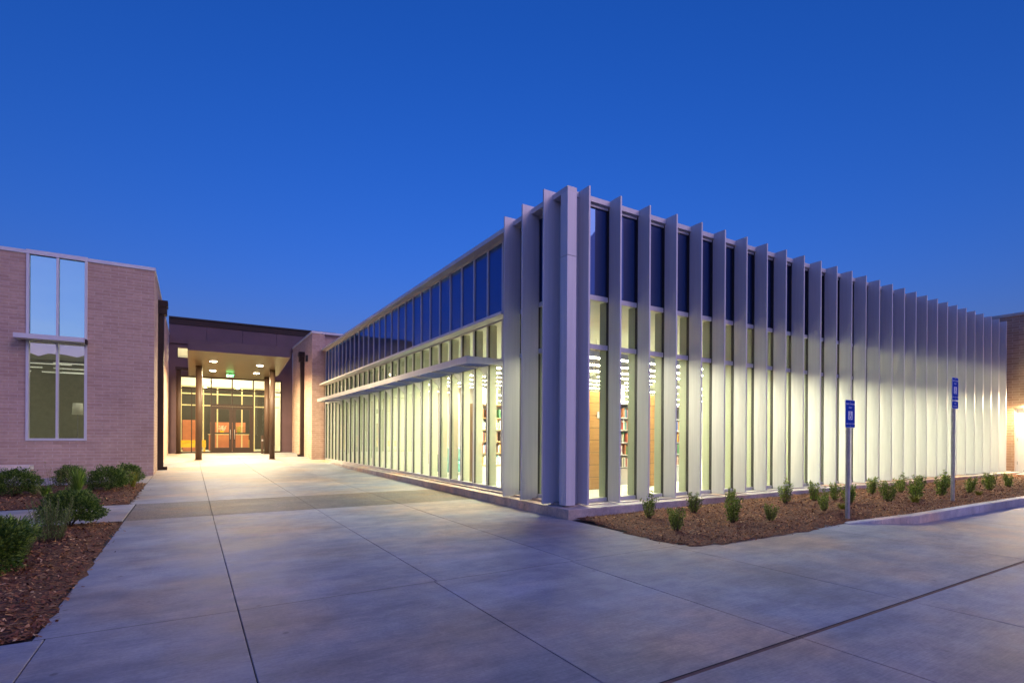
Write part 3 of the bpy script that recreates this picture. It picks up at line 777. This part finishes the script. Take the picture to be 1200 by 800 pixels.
for k, (x, c, lb) in enumerate(((1.75,M['yellow'],'yellow flower pot on the left part of the reception desk'),(2.75,M['leaf_yel'],'green and yellow flower pot on the right part of the reception desk'))):
    r_ = root('flower_pot', (x,39.6,1.5), lb, 'flower pot')
    mb = MB(); mb.cyl((x,39.6),.09,1.501,1.72,16,0,.12); mb.build('pot', c, r_)
    mb = MB(); rnd = random.Random(k)
    for i in range(60):
        a = rnd.uniform(0,6.28); rr = rnd.uniform(.02,.28); zz = 1.72+rnd.uniform(.0,.3); px, py = x+rr*math.cos(a), 39.6+rr*math.sin(a)
        mb.face([(px,py,zz),(px+.05,py+.01,zz+.02),(px+.03,py+.03,zz+.06),(px-.02,py+.02,zz+.04)])
    mb.build('leaves', M['sage'] if k == 0 else M['leaf_yel'], r_)
flat('waste_bin', [('body',[(3.0,3.25,35.4,35.65,.421,1.15)],M['yellow'])],'slim bright yellow bin behind the right door leaf','bin',(3.1,35.5,.42))

# entrance canopy on columns
EC = root('entrance_canopy', (1.7,28,4.6), 'flat bronze canopy with recessed lights in front of the entrance doors', 'canopy')
zs = 4.66
poly = [(-.08,23.6),(3.46,23.6),(3.96,30.7),(3.85,33.99),(-.08,33.99)]
mb = MB(); mb.prism(poly, zs, zs+.02); mb.build('soffit', M['soffit'], EC)
mb = MB(); mb.box(-.10,3.50,23.55,23.598,zs-.01,zs+.41); mb.prism([(3.47,23.6),(3.52,23.6),(4.01,30.7),(3.90,33.99),(3.86,33.99),(3.97,30.7)],zs-.005,zs+.40)
mb.box(-.13,-.082,23.6,33.99,zs-.005,zs+.40); mb.build('fascia', M['bronze_panel'], EC)
mb = MB(); mb.prism([(x,y) for x,y in poly], zs+.3, zs+.38); mb.build('roof', M['bronze'], EC)
for x, y, r_ in ((.31,28.8,.135),(3.45,28.6,.125),(-.57,33.1,.11),(3.62,32.3,.14)):
    c = MB(); c.cyl((x,y), r_, g(x,y)-.01, zs-.001 if x > -.2 else zs+.2, 24); o = c.build('column', M['steel_col'], EC)
    c = MB(); c.cyl((x,y), r_*1.25, g(x,y)-.005, g(x,y)+.03, 24); c.build('base_plate', M['steel_col'], o)
mb = MB(); mb.box(-.72,-.14,32.95,33.25,zs+.2,zs+.36); mb.build('outrigger', M['bronze'], EC)
for x, y in ((.83,26.7),(.92,30.5),(2.72,27.1),(2.9,30.5)):
    mb = MB(); mb.cyl((x,y), .13, zs-.012, zs-.002, 24); o = mb.build('downlight', M['downlight'], EC)
    L = bpy.data.lights.new('downlight_beam', 'AREA'); L.shape = 'DISK'; L.size = .24; L.energy = 470; L.color = (1,.78,.46)
    lo = bpy.data.objects.new('downlight_beam', L); COL.objects.link(lo); lo.location = (x-1.7, y-28, zs-.02-4.6); lo.parent = EC

def text_mesh(s, size, name, mat, loc, rot, parent, depth=.002, align='CENTER'):
    cu = bpy.data.curves.new('t', 'FONT'); cu.body = s; cu.size = size; cu.align_x = align; cu.align_y = 'CENTER'; cu.extrude = depth
    to = bpy.data.objects.new('t', cu); COL.objects.link(to)
    dg = bpy.context.evaluated_depsgraph_get(); dg.update()
    me = bpy.data.meshes.new_from_object(to.evaluated_get(dg)); bpy.data.objects.remove(to)
    me.transform(Matrix.Translation(Vector(loc)-(ORG[parent.name])) @ Matrix.Rotation(R(90),4,'X') @ Matrix.Rotation(0,4,'Z'))
    me.materials.clear(); me.materials.append(mat)
    o = bpy.data.objects.new(name, me); COL.objects.link(o); o.parent = parent; ORG[o.name] = ORG[parent.name]
    return o
EX = root('exit_sign', (1.74,31.2,4.5), 'small green lit exit sign hanging from the canopy ceiling above the doors', 'sign')
mb = MB(); mb.box(1.54,1.94,31.2,31.24,4.42,4.62); mb.build('housing', M['black'], EX)
mb = MB(); mb.tube((1.74,31.22,4.62),(1.74,31.22,4.659),.012); mb.build('stem', M['black'], EX)
text_mesh('EXIT', .17, 'lettering', M['exit'], (1.74,31.196,4.52), 0, EX)

# small post by the right columns
BP = root('push_button_post', (3.42,32.6,.4), 'short bronze push-button post beside the right columns', 'post')
mb = MB(); mb.box(3.36,3.48,32.55,32.67,g(0,32.6),1.42); mb.build('post', M['steel_col'], BP, bevel=.006)
mb = MB(); mb.box(3.375,3.465,32.54,32.549,1.1,1.2); mb.build('button', M['galv'], BP)

# ------------------------------------------------------------------ brick wing right of the entrance
BR = root('brick_wing', (5.2,28,0), 'lower brick block between the entrance and the long glass front', 'building')
mb = MB(); mb.box(5.2,5.5,28.0,33.99,-.07,6.6); mb.box(5.5,8,28.0+.21,28.0+.5,-.07,6.6); mb.box(5.5,FX-.01,28.0,28.2,-.07,6.6); mb.build('wall', M['brick'], BR)
mb = MB(); mb.box(5.17,8.02,27.97,28.4,6.6,6.70); mb.box(5.17,5.53,28.4,33.84,6.6,6.70); mb.build('coping', M['white_metal'], BR)
mb = MB(); mb.box(5.5,8,28.5,33.9,6.3,6.4); mb.build('roof', M['roof'], BR)
downspout(5.02,5.199,30.05,30.35,g(0,30),5.9,'',BR)
mb = MB(); mb.box(5.10,5.199,29.1,29.24,5.3,5.62); mb.build('wall_fixture', M['black'], BR)
mb = MB(); mb.box(5.185,5.199,28.7,28.78,1.5,1.66); mb.build('switch_plate', M['white_metal'], BR)

# ------------------------------------------------------------------ right brick building
RB = root('brick_building', (27.3,7,0), 'tan brick building at the right edge beyond the last fins', 'building')
ZR = 6.2
mb = MB(); mb.box(27.25,27.5,7.34,26,-.07,ZR); mb.box(27.25,27.5,-12,6.26,-.07,ZR); mb.box(27.25,27.5,6.26,7.34,2.62,ZR); mb.box(27.5,44,-12,-11.8,-.07,ZR)
mb.build('wall', M['brick2'], RB)
mb = MB(); mb.box(27.20,27.56,-12.05,26,ZR,ZR+.10); mb.build('coping', M['stone_cap'], RB)
mb = MB(); mb.box(27.5,44,-11.9,26,5.7,5.8); mb.build('roof', M['roof'], RB)
mb = MB(); mb.box(27.33,27.39,6.32,7.28,.10,2.56); d = mb.build('door', M['white_metal'], RB)
mb = MB(); mb.box(27.30,27.40,7.281,7.339,.1,2.61); mb.box(27.30,27.40,6.261,6.319,.1,2.61); mb.box(27.30,27.40,6.32,7.28,2.561,2.61); mb.build('door_frame', M['white_metal'], d)
mb = MB()
for z in (.45,1.35,2.2): mb.box(27.315,27.33,7.25,7.275,z,z+.12)
mb.build('hinge', M['galv'], d)
mb = MB(); mb.box(26.6,27.24,6.1,7.4,-.05,.11); mb.build('door_step', M['kerb'], RB)
wl = MB(); wl.box(27.09,27.249,6.62,6.92,2.95,3.10); wl = wl.build('wall_lamp', M['bronze'], RB)
mb = MB(); mb.box(27.10,27.24,6.63,6.91,2.93,2.949); mb.build('lens', M['walllamp'], wl)
L = bpy.data.lights.new('wall_lamp_beam', 'AREA'); L.shape = 'RECTANGLE'; L.size = .14; L.size_y = .28; L.energy = 560; L.color = (1,.74,.42)
lo = bpy.data.objects.new('wall_lamp_beam', L); COL.objects.link(lo); lo.location = (27.16-27.3, 6.77-7, 2.90); lo.rotation_euler = (0,R(42),R(12)); lo.parent = RB

# ------------------------------------------------------------------ parking signs
M['blue'] = simple('blue_sign_sheet', (.0,.045,.42), .6, 0, .05, 5, 0, .15)
M['signwhite'] = simple('white_sign_print', (.72,.76,.85), .5, 0, .02, 5)
def isa(parent, cx, y, cz, s):
    """wheelchair symbol: head, back, seat, leg, wheel"""
    mb = MB()
    def seg(a, b_, w):
        a = Vector((cx+a[0]*s, 0, cz+a[1]*s)); b_ = Vector((cx+b_[0]*s, 0, cz+b_[1]*s)); d = (b_-a).normalized(); n = Vector((-d.z,0,d.x))*w*s*.5
        pts = [a-n, b_-n, b_+n, a+n]; mb.face([(p.x,y,p.z) for p in pts])
    n = 14
    mb.face([(cx+(-.08+.09*math.cos(2*math.pi*k/n))*s, y, cz+(.40+.09*math.sin(2*math.pi*k/n))*s) for k in range(n)])
    seg((-.08,.30),(-.05,-.05),.10); seg((-.07,.12),(.17,.10),.06); seg((-.05,-.03),(.18,-.05),.09); seg((.17,-.02),(.27,-.36),.08); seg((.26,-.36),(.38,-.32),.07)
    for k in range(14):
        a0 = R(130+k*16.5); a1 = R(130+(k+1)*16.5); seg((-.02+.27*math.cos(a0),-.16+.27*math.sin(a0)),(-.02+.27*math.cos(a1),-.16+.27*math.sin(a1)),.07)
    mb.build('wheelchair_symbol', M['blue'], parent)
def rrect(x0, x1, z0, z1, r, n=5):
    pts = []
    for cx, cz, a0 in ((x1-r,z0+r,-90),(x1-r,z1-r,0),(x0+r,z1-r,90),(x0+r,z0+r,180)):
        for k in range(n+1):
            a = R(a0+90*k/n); pts.append((cx+r*math.cos(a), cz+r*math.sin(a)))
    return pts
def plate(mb, x0, x1, z0, z1, y0, y1, r=.02):
    p = rrect(x0,x1,z0,z1,r); n = len(p); i = len(mb.v)
    mb.v += [(x,y0,z) for x,z in p]+[(x,y1,z) for x,z in p]
    mb.f.append(tuple(i+k for k in range(n))); mb.f.append(tuple(i+n+k for k in reversed(range(n))))
    for k in range(n): mb.f.append((i+k, i+n+k, i+n+(k+1)%n, i+(k+1)%n))
    mb.m += [0]*(n+2); mb.sm += [False]*(n+2)
def sign(x, y, top, van, label):
    zb = hR(x, y, .3)
    s = root('parking_sign', (x,y,zb), label, 'sign')
    mb = MB(); mb.box(x-.03,x+.03,y,y+.055,zb-.05,top-.02); mb.build('post', M['galv'], s, bevel=.008)
    zt = top; z0 = top-.47
    mb = MB(); plate(mb, x-.155,x+.155,z0,zt,y-.006,y-.001); p = mb.build('sign_plate', M['signwhite'], s)
    mb = MB(); plate(mb, x-.147,x+.147,z0+.008,zt-.008,y-.008,y-.0065,.015); mb.build('sign_face', M['blue'], p)
    mb = MB(); plate(mb, x-.07,x+.07,z0+.135,z0+.28,y-.010,y-.0085,.008); sq = mb.build('symbol_panel', M['signwhite'], p)
    isa(p, x-.0, y-.0115, z0+.207, .13)
    text_mesh('PERMIT PARKING', .036, 'lettering', M['signwhite'], (x,y-.009,zt-.07), 0, p, .0006)
    text_mesh('ONLY', .042, 'lettering', M['signwhite'], (x,y-.009,zt-.13), 0, p, .0006)
    text_mesh('TOW-AWAY ZONE', .034, 'lettering', M['signwhite'], (x,y-.009,z0+.065), 0, p, .0006)
    for z in (z0+.03, zt-.03):
        mb = MB(); mb.tube((x,y-.012,z),(x,y-.006,z),.007,n=10); mb.build('bolt', M['galv'], p)
    if van:
        z1 = z0-.015; z2 = z1-.16
        mb = MB(); plate(mb, x-.155,x+.155,z2,z1,y-.006,y-.001); p2 = mb.build('sign_plate', M['signwhite'], s)
        mb = MB(); plate(mb, x-.147,x+.147,z2+.008,z1-.008,y-.008,y-.0065,.015); mb.build('sign_face', M['blue'], p2)
        text_mesh('VAN', .045, 'lettering', M['signwhite'], (x,y-.009,z1-.05), 0, p2, .0006)
        text_mesh('ACCESSIBLE', .036, 'lettering', M['signwhite'], (x,y-.009,z1-.11), 0, p2, .0006)
sign(9.54,4.66,2.06,False,'blue accessible parking sign on a grey post, single plate, where the kerb begins')
sign(13.50,4.56,2.68,True,'taller blue accessible parking sign with an extra small plate, farther along the kerb')

# ------------------------------------------------------------------ plants
def leaf(mb, p, d, l, w, rnd, m=0):
    d = Vector(d).normalized(); a = d.orthogonal().normalized()
    a.rotate(Matrix.Rotation(rnd.uniform(0,6.28),3,d)); p = Vector(p); nrm = d.cross(a)*l*.12
    mb.face([p, p+d*l*.5+a*w*.5+nrm, p+d*l, p+d*l*.5-a*w*.5+nrm], m)
def upright_shrub(seed, h=.45, w=.26, stems=13, lpl=62):
    rnd = random.Random(seed); fo = MB(); sm = MB()
    for s in range(stems):
        a = rnd.uniform(0,6.28); rr = math.sqrt(rnd.random())
        hh = h*rnd.uniform(.62,1.08)*(1.05-.25*rr); top = Vector((math.cos(a)*w*rr*.9, math.sin(a)*w*rr*.9, hh))
        base = Vector((math.cos(a)*.02,math.sin(a)*.02,-.02)); mid = (base+top)*.5+Vector((math.cos(a),math.sin(a),0))*w*.18*rr
        pts = [base, mid, top]
        sm.tube(base, mid, .005, .004, 4); sm.tube(mid, top, .004, .0015, 4)
        for k in range(lpl):
            t_ = .14+.86*(k/lpl)**.85; p = (base*(1-t_)**2+mid*2*t_*(1-t_)+top*t_*t_)
            dd = Vector((rnd.gauss(0,1),rnd.gauss(0,1),rnd.uniform(.0,1.2)))
            off = dd.normalized()*rnd.uniform(0,.035)*(1.2-t_*.5)
            leaf(fo, p+off, dd, rnd.uniform(.026,.046), rnd.uniform(.014,.024), rnd)
    return fo, sm
def ball_shrub(seed, rx, ry, h, n=3200, ls=.024):
    rnd = random.Random(seed); fo = MB(); sm = MB()
    for k in range(10):
        a = rnd.uniform(0,6.28); sm.tube((0,0,-.02),(math.cos(a)*rx*.55,math.sin(a)*ry*.55,h*rnd.uniform(.5,.85)),.008,.002,5)
    for k in range(n):
        z = rnd.uniform(-.75,1); a = rnd.uniform(0,6.28); q = math.sqrt(max(0,1-z*z))
        d = Vector((q*math.cos(a), q*math.sin(a), z)); lump = .94+.46*noise.noise(d*2.2+Vector((seed*3.1,0,0)))+.22*noise.noise(d*6+Vector((0,seed,0)))+(.18 if rnd.random() < .05 else 0)
        rr = lump*(1-.42*rnd.random()**2.2)
        p = Vector((d.x*rx*rr, d.y*ry*rr, h*.48+d.z*h*.52*rr))
        if p.z < 0: continue
        leaf(fo, p, d+Vector((rnd.gauss(0,.5),rnd.gauss(0,.5),.4+rnd.gauss(0,.4))), ls*rnd.uniform(.7,1.5), ls*rnd.uniform(.4,.6), rnd)
    return fo, sm
def blades(seed, n, h, spread, w, droop, seg=5):
    rnd = random.Random(seed); fo = MB()
    for k in range(n):
        a = rnd.uniform(0,6.28); r0 = rnd.uniform(0,.05); hh = h*rnd.uniform(.55,1.1); sp_ = spread*rnd.uniform(.2,1.1)
        c = Vector((math.cos(a),math.sin(a),0)); sd = Vector((-math.sin(a),math.cos(a),0)); prev = None
        for s in range(seg+1):
            t_ = s/seg; p = c*(r0+sp_*t_**1.6)+Vector((0,0,hh*(t_-droop*t_**3))); ww = w*(1-t_**2)*.5+.0006
            cur = (p-sd*ww, p+sd*ww)
            if prev:
                i = len(fo.v); fo.v += [tuple(prev[0]),tuple(prev[1]),tuple(cur[1]),tuple(cur[0])]; fo.f.append((i,i+1,i+2,i+3)); fo.m.append(0); fo.sm.append(True)
            prev = cur
    return fo
def feathery(seed, n, h, w):
    rnd = random.Random(seed); fo = MB(); sm = MB()
    for k in range(n):
        a = rnd.uniform(0,6.28); rr = math.sqrt(rnd.random())*w; hh = h*rnd.uniform(.6,1.05)
        b0 = Vector((math.cos(a)*rr*.45,math.sin(a)*rr*.45,-.01)); tp = Vector((math.cos(a)*rr,math.sin(a)*rr,hh))
        sm.tube(b0,tp,.003,.001,4)
        for j in range(46):
            t_ = .12+.88*j/46; p = b0.lerp(tp,t_); aa = rnd.uniform(0,6.28)
            leaf(fo, p, Vector((math.cos(aa)*.8,math.sin(aa)*.8,.9)), rnd.uniform(.020,.036), .008, rnd)
    return fo, sm
def plant(name, parts, loc, label, cat, group=None, rz=0, s=1.):
    r_ = root(name, (0,0,0), label, cat, group)
    for n, mb, mt in parts: mb.build(n, mt, r_)
    r_.location = loc; r_.rotation_euler = (0,0,rz); r_.scale = (s,s,s) if not isinstance(s, tuple) else s
    return r_
def zR(x, y): return hR(x, y, edge_d((x,y), bedR))
GR = 'small upright shrubs planted in the mulch along the finned wall'
protos = []
specs = [  # x, y, variant, scale, label
 (6.75,6.52,0,.98,'slender upright shrub closest to the building corner, against the plinth'),
 (6.20,5.45,1,.86,'broad loose shrub out in the mulch nearest the paving corner'),
 (7.78,6.44,2,.88,'full shrub against the plinth, second in the wall row from the corner'),
 (7.48,5.42,3,1.0,'tall dense shrub in the front row, second from the paving corner'),
 (8.05,5.13,1,.66,'smallest low shrub alone in the open mulch, left of the single-plate sign'),
 (10.0,6.06,0,1.05,'wispy shrub with long loose shoots in the wall row left of the single-plate sign'),
 (9.04,6.60,2,.80,'shrub half hidden behind the tall dense front shrub, close to the plinth'),
 (10.95,6.02,3,.92,'upright leafy shrub in the wall row, just left and behind of the single-plate sign'),
 (9.68,5.14,0,.86,'round-headed shrub in the front row just left of the single-plate sign'),
 (11.4,5.85,2,.84,'shrub in the wall row partly behind the single-plate sign post, left side'),
 (11.05,5.40,1,.95,'dark shrub touching the right side of the single-plate sign post'),
 (13.60,6.15,3,.98,'bright green shrub in the wall row, first beyond the single-plate sign'),
 (12.16,5.18,1,1.02,'wide shrub in the front row, first beyond the single-plate sign'),
 (14.56,5.95,0,.94,'shrub in the wall row midway between the two signs'),
 (13.22,5.12,2,.95,'full shrub in the front row midway between the two signs, beside a yellow clump'),
 (15.75,6.03,1,.92,'shrub in the wall row behind the midway front shrub'),
 (14.51,5.14,3,1.12,'tallest shrub in the front row, just left of the two-plate sign'),
 (17.1,5.95,0,.92,'shrub in the wall row seen behind the two-plate sign post'),
 (15.95,5.10,2,.93,'rounded shrub in the front row just right of the two-plate sign'),
 (17.30,5.12,1,1.04,'low wide shrub in the front row, second to the right of the two-plate sign'),
 (18.95,5.20,3,1.02,'upright shrub in the front row, third to the right of the two-plate sign'),
 (21.2,5.25,0,1.15,'yellow-lit shrub near the white door, at the back of the last pair'),
 (20.2,4.95,1,1.15,'shrub at the right edge near the white door, front of the last pair'),
]
for v in range(4):
    fo, sm = upright_shrub(20+v, .45, (.17,.21,.19,.16)[v], (12,16,15,14)[v])
    protos.append((fo, sm))
made = {}
for i, (x, y, v, s, lb) in enumerate(specs):
    loc = (x, y, zR(x,y)-.01); rz = (i*2.39) % 6.28
    if v not in made:
        fo, sm = protos[v]; made[v] = plant('shrub', [('foliage', fo, M['leaf']), ('stem', sm, M['stem'])], loc, lb, 'shrub', GR, rz, s)
    else:
        c = copy_tree(made[v], loc, rz, (s*random.uniform(.85,1.15), s*random.uniform(.85,1.15), s*random.uniform(.9,1.1))); c['label'] = lb
        c.rotation_euler = (random.uniform(-.1,.1), random.uniform(-.1,.1), rz)
GC = 'small yellow-green clumps in the mulch'
fo = blades(5, 90, .17, .13, .012, .35)
c0 = plant('groundcover_clump', [('leaves', fo, M['leaf_yel'])], (10.1,5.05,zR(10.1,5.05)), 'low yellow-green clump just left of the single-plate sign post', 'small plant', GC)
for x, y, s, lb in ((12.5,4.86,1.3,'widest yellow-green clump, in front of the mulch midway between the signs'),(15.4,4.75,.9,'small yellow clump to the right of the two-plate sign'),(13.9,5.3,.7,'tiny yellow clump close to the left of the two-plate sign')):
    c = copy_tree(c0, (x,y,zR(x,y)), x, s); c['label'] = lb

def zl(x, y): return g(x,y)+.04
GB = 'rounded dark boxwoods in the left beds'
for seed, x, y, rx, h, n, lb in (
    (1,-3.22,15.2,.40,.56,3400,'dark boxwood at the left edge in the far bed'),
    (2,-2.62,17.3,.30,.50,2400,'dark boxwood close to the brick wall under the tall window'),
    (3,-1.66,15.6,.40,.55,3400,'dark round boxwood in the far bed near the paving edge'),
    (4,-1.42,17.3,.30,.52,2400,'rear boxwood nearest the brick corner'),
    (5,-1.52,10.05,.36,.52,4200,'large round boxwood at the edge of the pale crossing walk'),
    (6,-1.74,7.05,.34,.58,5200,'big boxwood at the left edge of the near bed')):
    fo, sm = ball_shrub(seed, rx, rx*.95, h, int(n*2.3), .033)
    plant('boxwood', [('foliage', fo, M['leaf_dark']), ('stem', sm, M['stem'])], (x,y,zl(x,y)), lb, 'shrub', GB)
fo, sm = feathery(9, 44, .56, .25)
plant('feathery_shrub', [('foliage', fo, M['feather']), ('stem', sm, M['stem'])], (-1.52,8.75,zl(0,8.7)), 'grey-green feathery upright shrub in front of the large round boxwood', 'shrub')
fo, sm = feathery(10, 40, .50, .28)
plant('feathery_shrub', [('foliage', fo, M['blade']), ('stem', sm, M['stem'])], (-1.62,16.5,zl(0,16.5)), 'yellow-green feathery shrub between the boxwoods of the far bed', 'shrub')
fo, sm = feathery(12, 30, .40, .22)
plant('feathery_shrub', [('foliage', fo, M['feather']), ('stem', sm, M['stem'])], (-1.62,7.75,zl(0,8)), 'small feathery shrub behind the big left-edge boxwood', 'shrub')
plant('strap_leaf_plant', [('leaves', blades(31,80,.60,.36,.018,.42), M['blade'])], (-1.88,8.95,zl(0,8.5)), 'arching strap-leaved plant at the left edge of the near bed', 'plant')
plant('strap_leaf_plant', [('leaves', blades(32,110,.42,.32,.016,.40), M['blade'])], (-2.66,14.8,zl(0,15)), 'low strap-leaved plant beside the left-edge boxwood of the far bed', 'plant')
plant('strap_leaf_plant', [('leaves', blades(34,60,.30,.24,.016,.45), M['blade'])], (-2.35,15.9,zl(0,15)), 'short strap-leaved tuft behind the tall light green grass', 'plant')
plant('ornamental_grass', [('blades', blades(33,260,.72,.26,.010,.15), M['blade'])], (-2.12,14.9,zl(0,15)), 'tall light green ornamental grass in the middle of the far bed', 'grass plant')
plant('ornamental_grass', [('blades', blades(41,150,.50,.24,.009,.2), M['blade'])], (-1.64,8.1,zl(0,8)), 'fine green grass tuft behind the big left-edge boxwood', 'grass plant')
plant('ornamental_grass', [('blades', blades(42,170,.50,.24,.009,.18), M['leaf_yel'])], (-1.25,16.4,zl(0,16)), 'small yellow-green grass close to the paving in the far bed', 'grass plant')
rnd = random.Random(4); mb = MB(); lf = MB()
for k in range(5):
    p = Vector((rnd.uniform(-.12,.12),rnd.uniform(-.1,.1),0)); q = p+Vector((rnd.uniform(-.2,.2),rnd.uniform(-.1,.1),rnd.uniform(.45,.7)))
    mb.tube(p,q,.004,.001,4)
    for j in range(14): leaf(lf, p.lerp(q, rnd.uniform(.5,1)), (rnd.gauss(0,1),rnd.gauss(0,1),.4), .035, .012, rnd)
plant('weedy_perennial', [('stem', mb, M['stem']), ('leaves', lf, M['leaf_yel'])], (-2.75,16.4,zl(0,16.4)), 'thin-stemmed perennial with sparse yellow leaves below the tall window', 'plant')

# wooded hill behind the viewer, mirrored in the windows
mb = MB(); nx, ny = 260, 12
for j in range(ny+1):
    for i in range(nx+1):
        x = -260+520*i/nx; t_ = j/ny
        y = -120-90*t_
        z = -.1+ (27+7*noise.noise(Vector((x*.012,3,0)))+3.0*noise.noise(Vector((x*.15,y*.1,5)))+2.5*noise.noise(Vector((x*.5,y*.3,9))))*math.sin(min(1,t_*1.6)*math.pi/2)
        if j == 0: z = -.2
        mb.v.append((x,y,z))
for j in range(ny):
    for i in range(nx):
        a = j*(nx+1)+i; mb.f.append((a,a+nx+1,a+nx+2,a+1)); mb.m.append(0); mb.sm.append(True)
M['wooded'] = simple('wooded_hillside', (.05,.055,.03), .95, 0, .4, .3)
tag(mb.build('hills', M['wooded']), kind='structure')

# ------------------------------------------------------------------ sky, sun, camera
w = bpy.data.worlds.new("World"); sc.world = w; w.use_nodes = True
nt = w.node_tree; bg = nt.nodes['Background']
s = nt.nodes.new('ShaderNodeTexSky'); s.sky_type = 'NISHITA'; s.sun_disc = False
s.sun_elevation = R(0.3); s.sun_rotation = R(208); s.dust_density = .6; s.ozone_density = 4
hs = nt.nodes.new('ShaderNodeHueSaturation'); hs.inputs['Saturation'].default_value = 1.07
nt.links.new(s.outputs[0], hs.inputs['Color']); 
tc = nt.nodes.new('ShaderNodeTexCoord')
dp = N(nt, 'ShaderNodeVectorMath', operation='DOT_PRODUCT'); nt.links.new(tc.outputs['Generated'], dp.inputs[0]); dp.inputs[1].default_value = Vector((.38,-.90,.16)).normalized()
mr = N(nt, 'ShaderNodeMapRange', interpolation_type='SMOOTHSTEP'); nt.links.new(dp.outputs['Value'], mr.inputs[0]); mr.inputs[1].default_value = .25; mr.inputs[2].default_value = 1.
glow = mix(nt, mr.outputs[0], (0.,0.,0.), (.40,.32,.60))                 # afterglow where the sun went down
skyc = mix(nt, 1., hs.outputs[0], (1.12,.82,1.18), 'MULTIPLY')
sz = N(nt, 'ShaderNodeSeparateXYZ'); nt.links.new(tc.outputs['Generated'], sz.inputs[0])
mz = N(nt, 'ShaderNodeMapRange', interpolation_type='SMOOTHSTEP'); nt.links.new(sz.outputs[2], mz.inputs[0]); mz.inputs[1].default_value = .62; mz.inputs[2].default_value = 1.
zen = mix(nt, mz.outputs[0], (0.,0.,0.), (.05,.16,.62))                  # deep blue overhead
skyc = mix(nt, 1., skyc, zen, 'ADD')
nt.links.new(mix(nt, 1., skyc, glow, 'ADD'), bg.inputs[0]); bg.inputs[1].default_value = .77
L = bpy.data.lights.new('sun', 'SUN'); L.energy = .72; L.angle = R(30); L.color = (1,.66,.74)
lo = bpy.data.objects.new('sun', L); COL.objects.link(lo); lo.rotation_euler = (R(57),0,R(30))

cam = bpy.data.cameras.new('camera'); co_ = bpy.data.objects.new('camera', cam); COL.objects.link(co_)
A = R(31.33); RO = R(.31)
f = Vector((math.sin(A),math.cos(A),0)); r0 = Vector((math.cos(A),-math.sin(A),0)); u0 = Vector((0,0,1))
r = r0*math.cos(RO)+u0*math.sin(RO); u = u0*math.cos(RO)-r0*math.sin(RO)
m = Matrix((r,u,-f)).transposed().to_4x4(); m.translation = Vector((0,0,1.40))
co_.matrix_world = m
cam.sensor_width = 36; cam.lens = 618/1200*36; cam.shift_y = 112/1200; cam.clip_end = 3000; cam.clip_start = .05
sc.camera = co_

sc.view_settings.view_transform = 'Standard'; sc.view_settings.look = 'None'; sc.view_settings.exposure = 0; sc.view_settings.gamma = 1
cy = sc.cycles
cy.use_denoising = True; cy.max_bounces = 6; cy.diffuse_bounces = 3; cy.glossy_bounces = 3; cy.transmission_bounces = 4; cy.transparent_max_bounces = 14
cy.sample_clamp_indirect = 6; cy.caustics_reflective = False; cy.caustics_refractive = False
print('BOOKS', nbook)
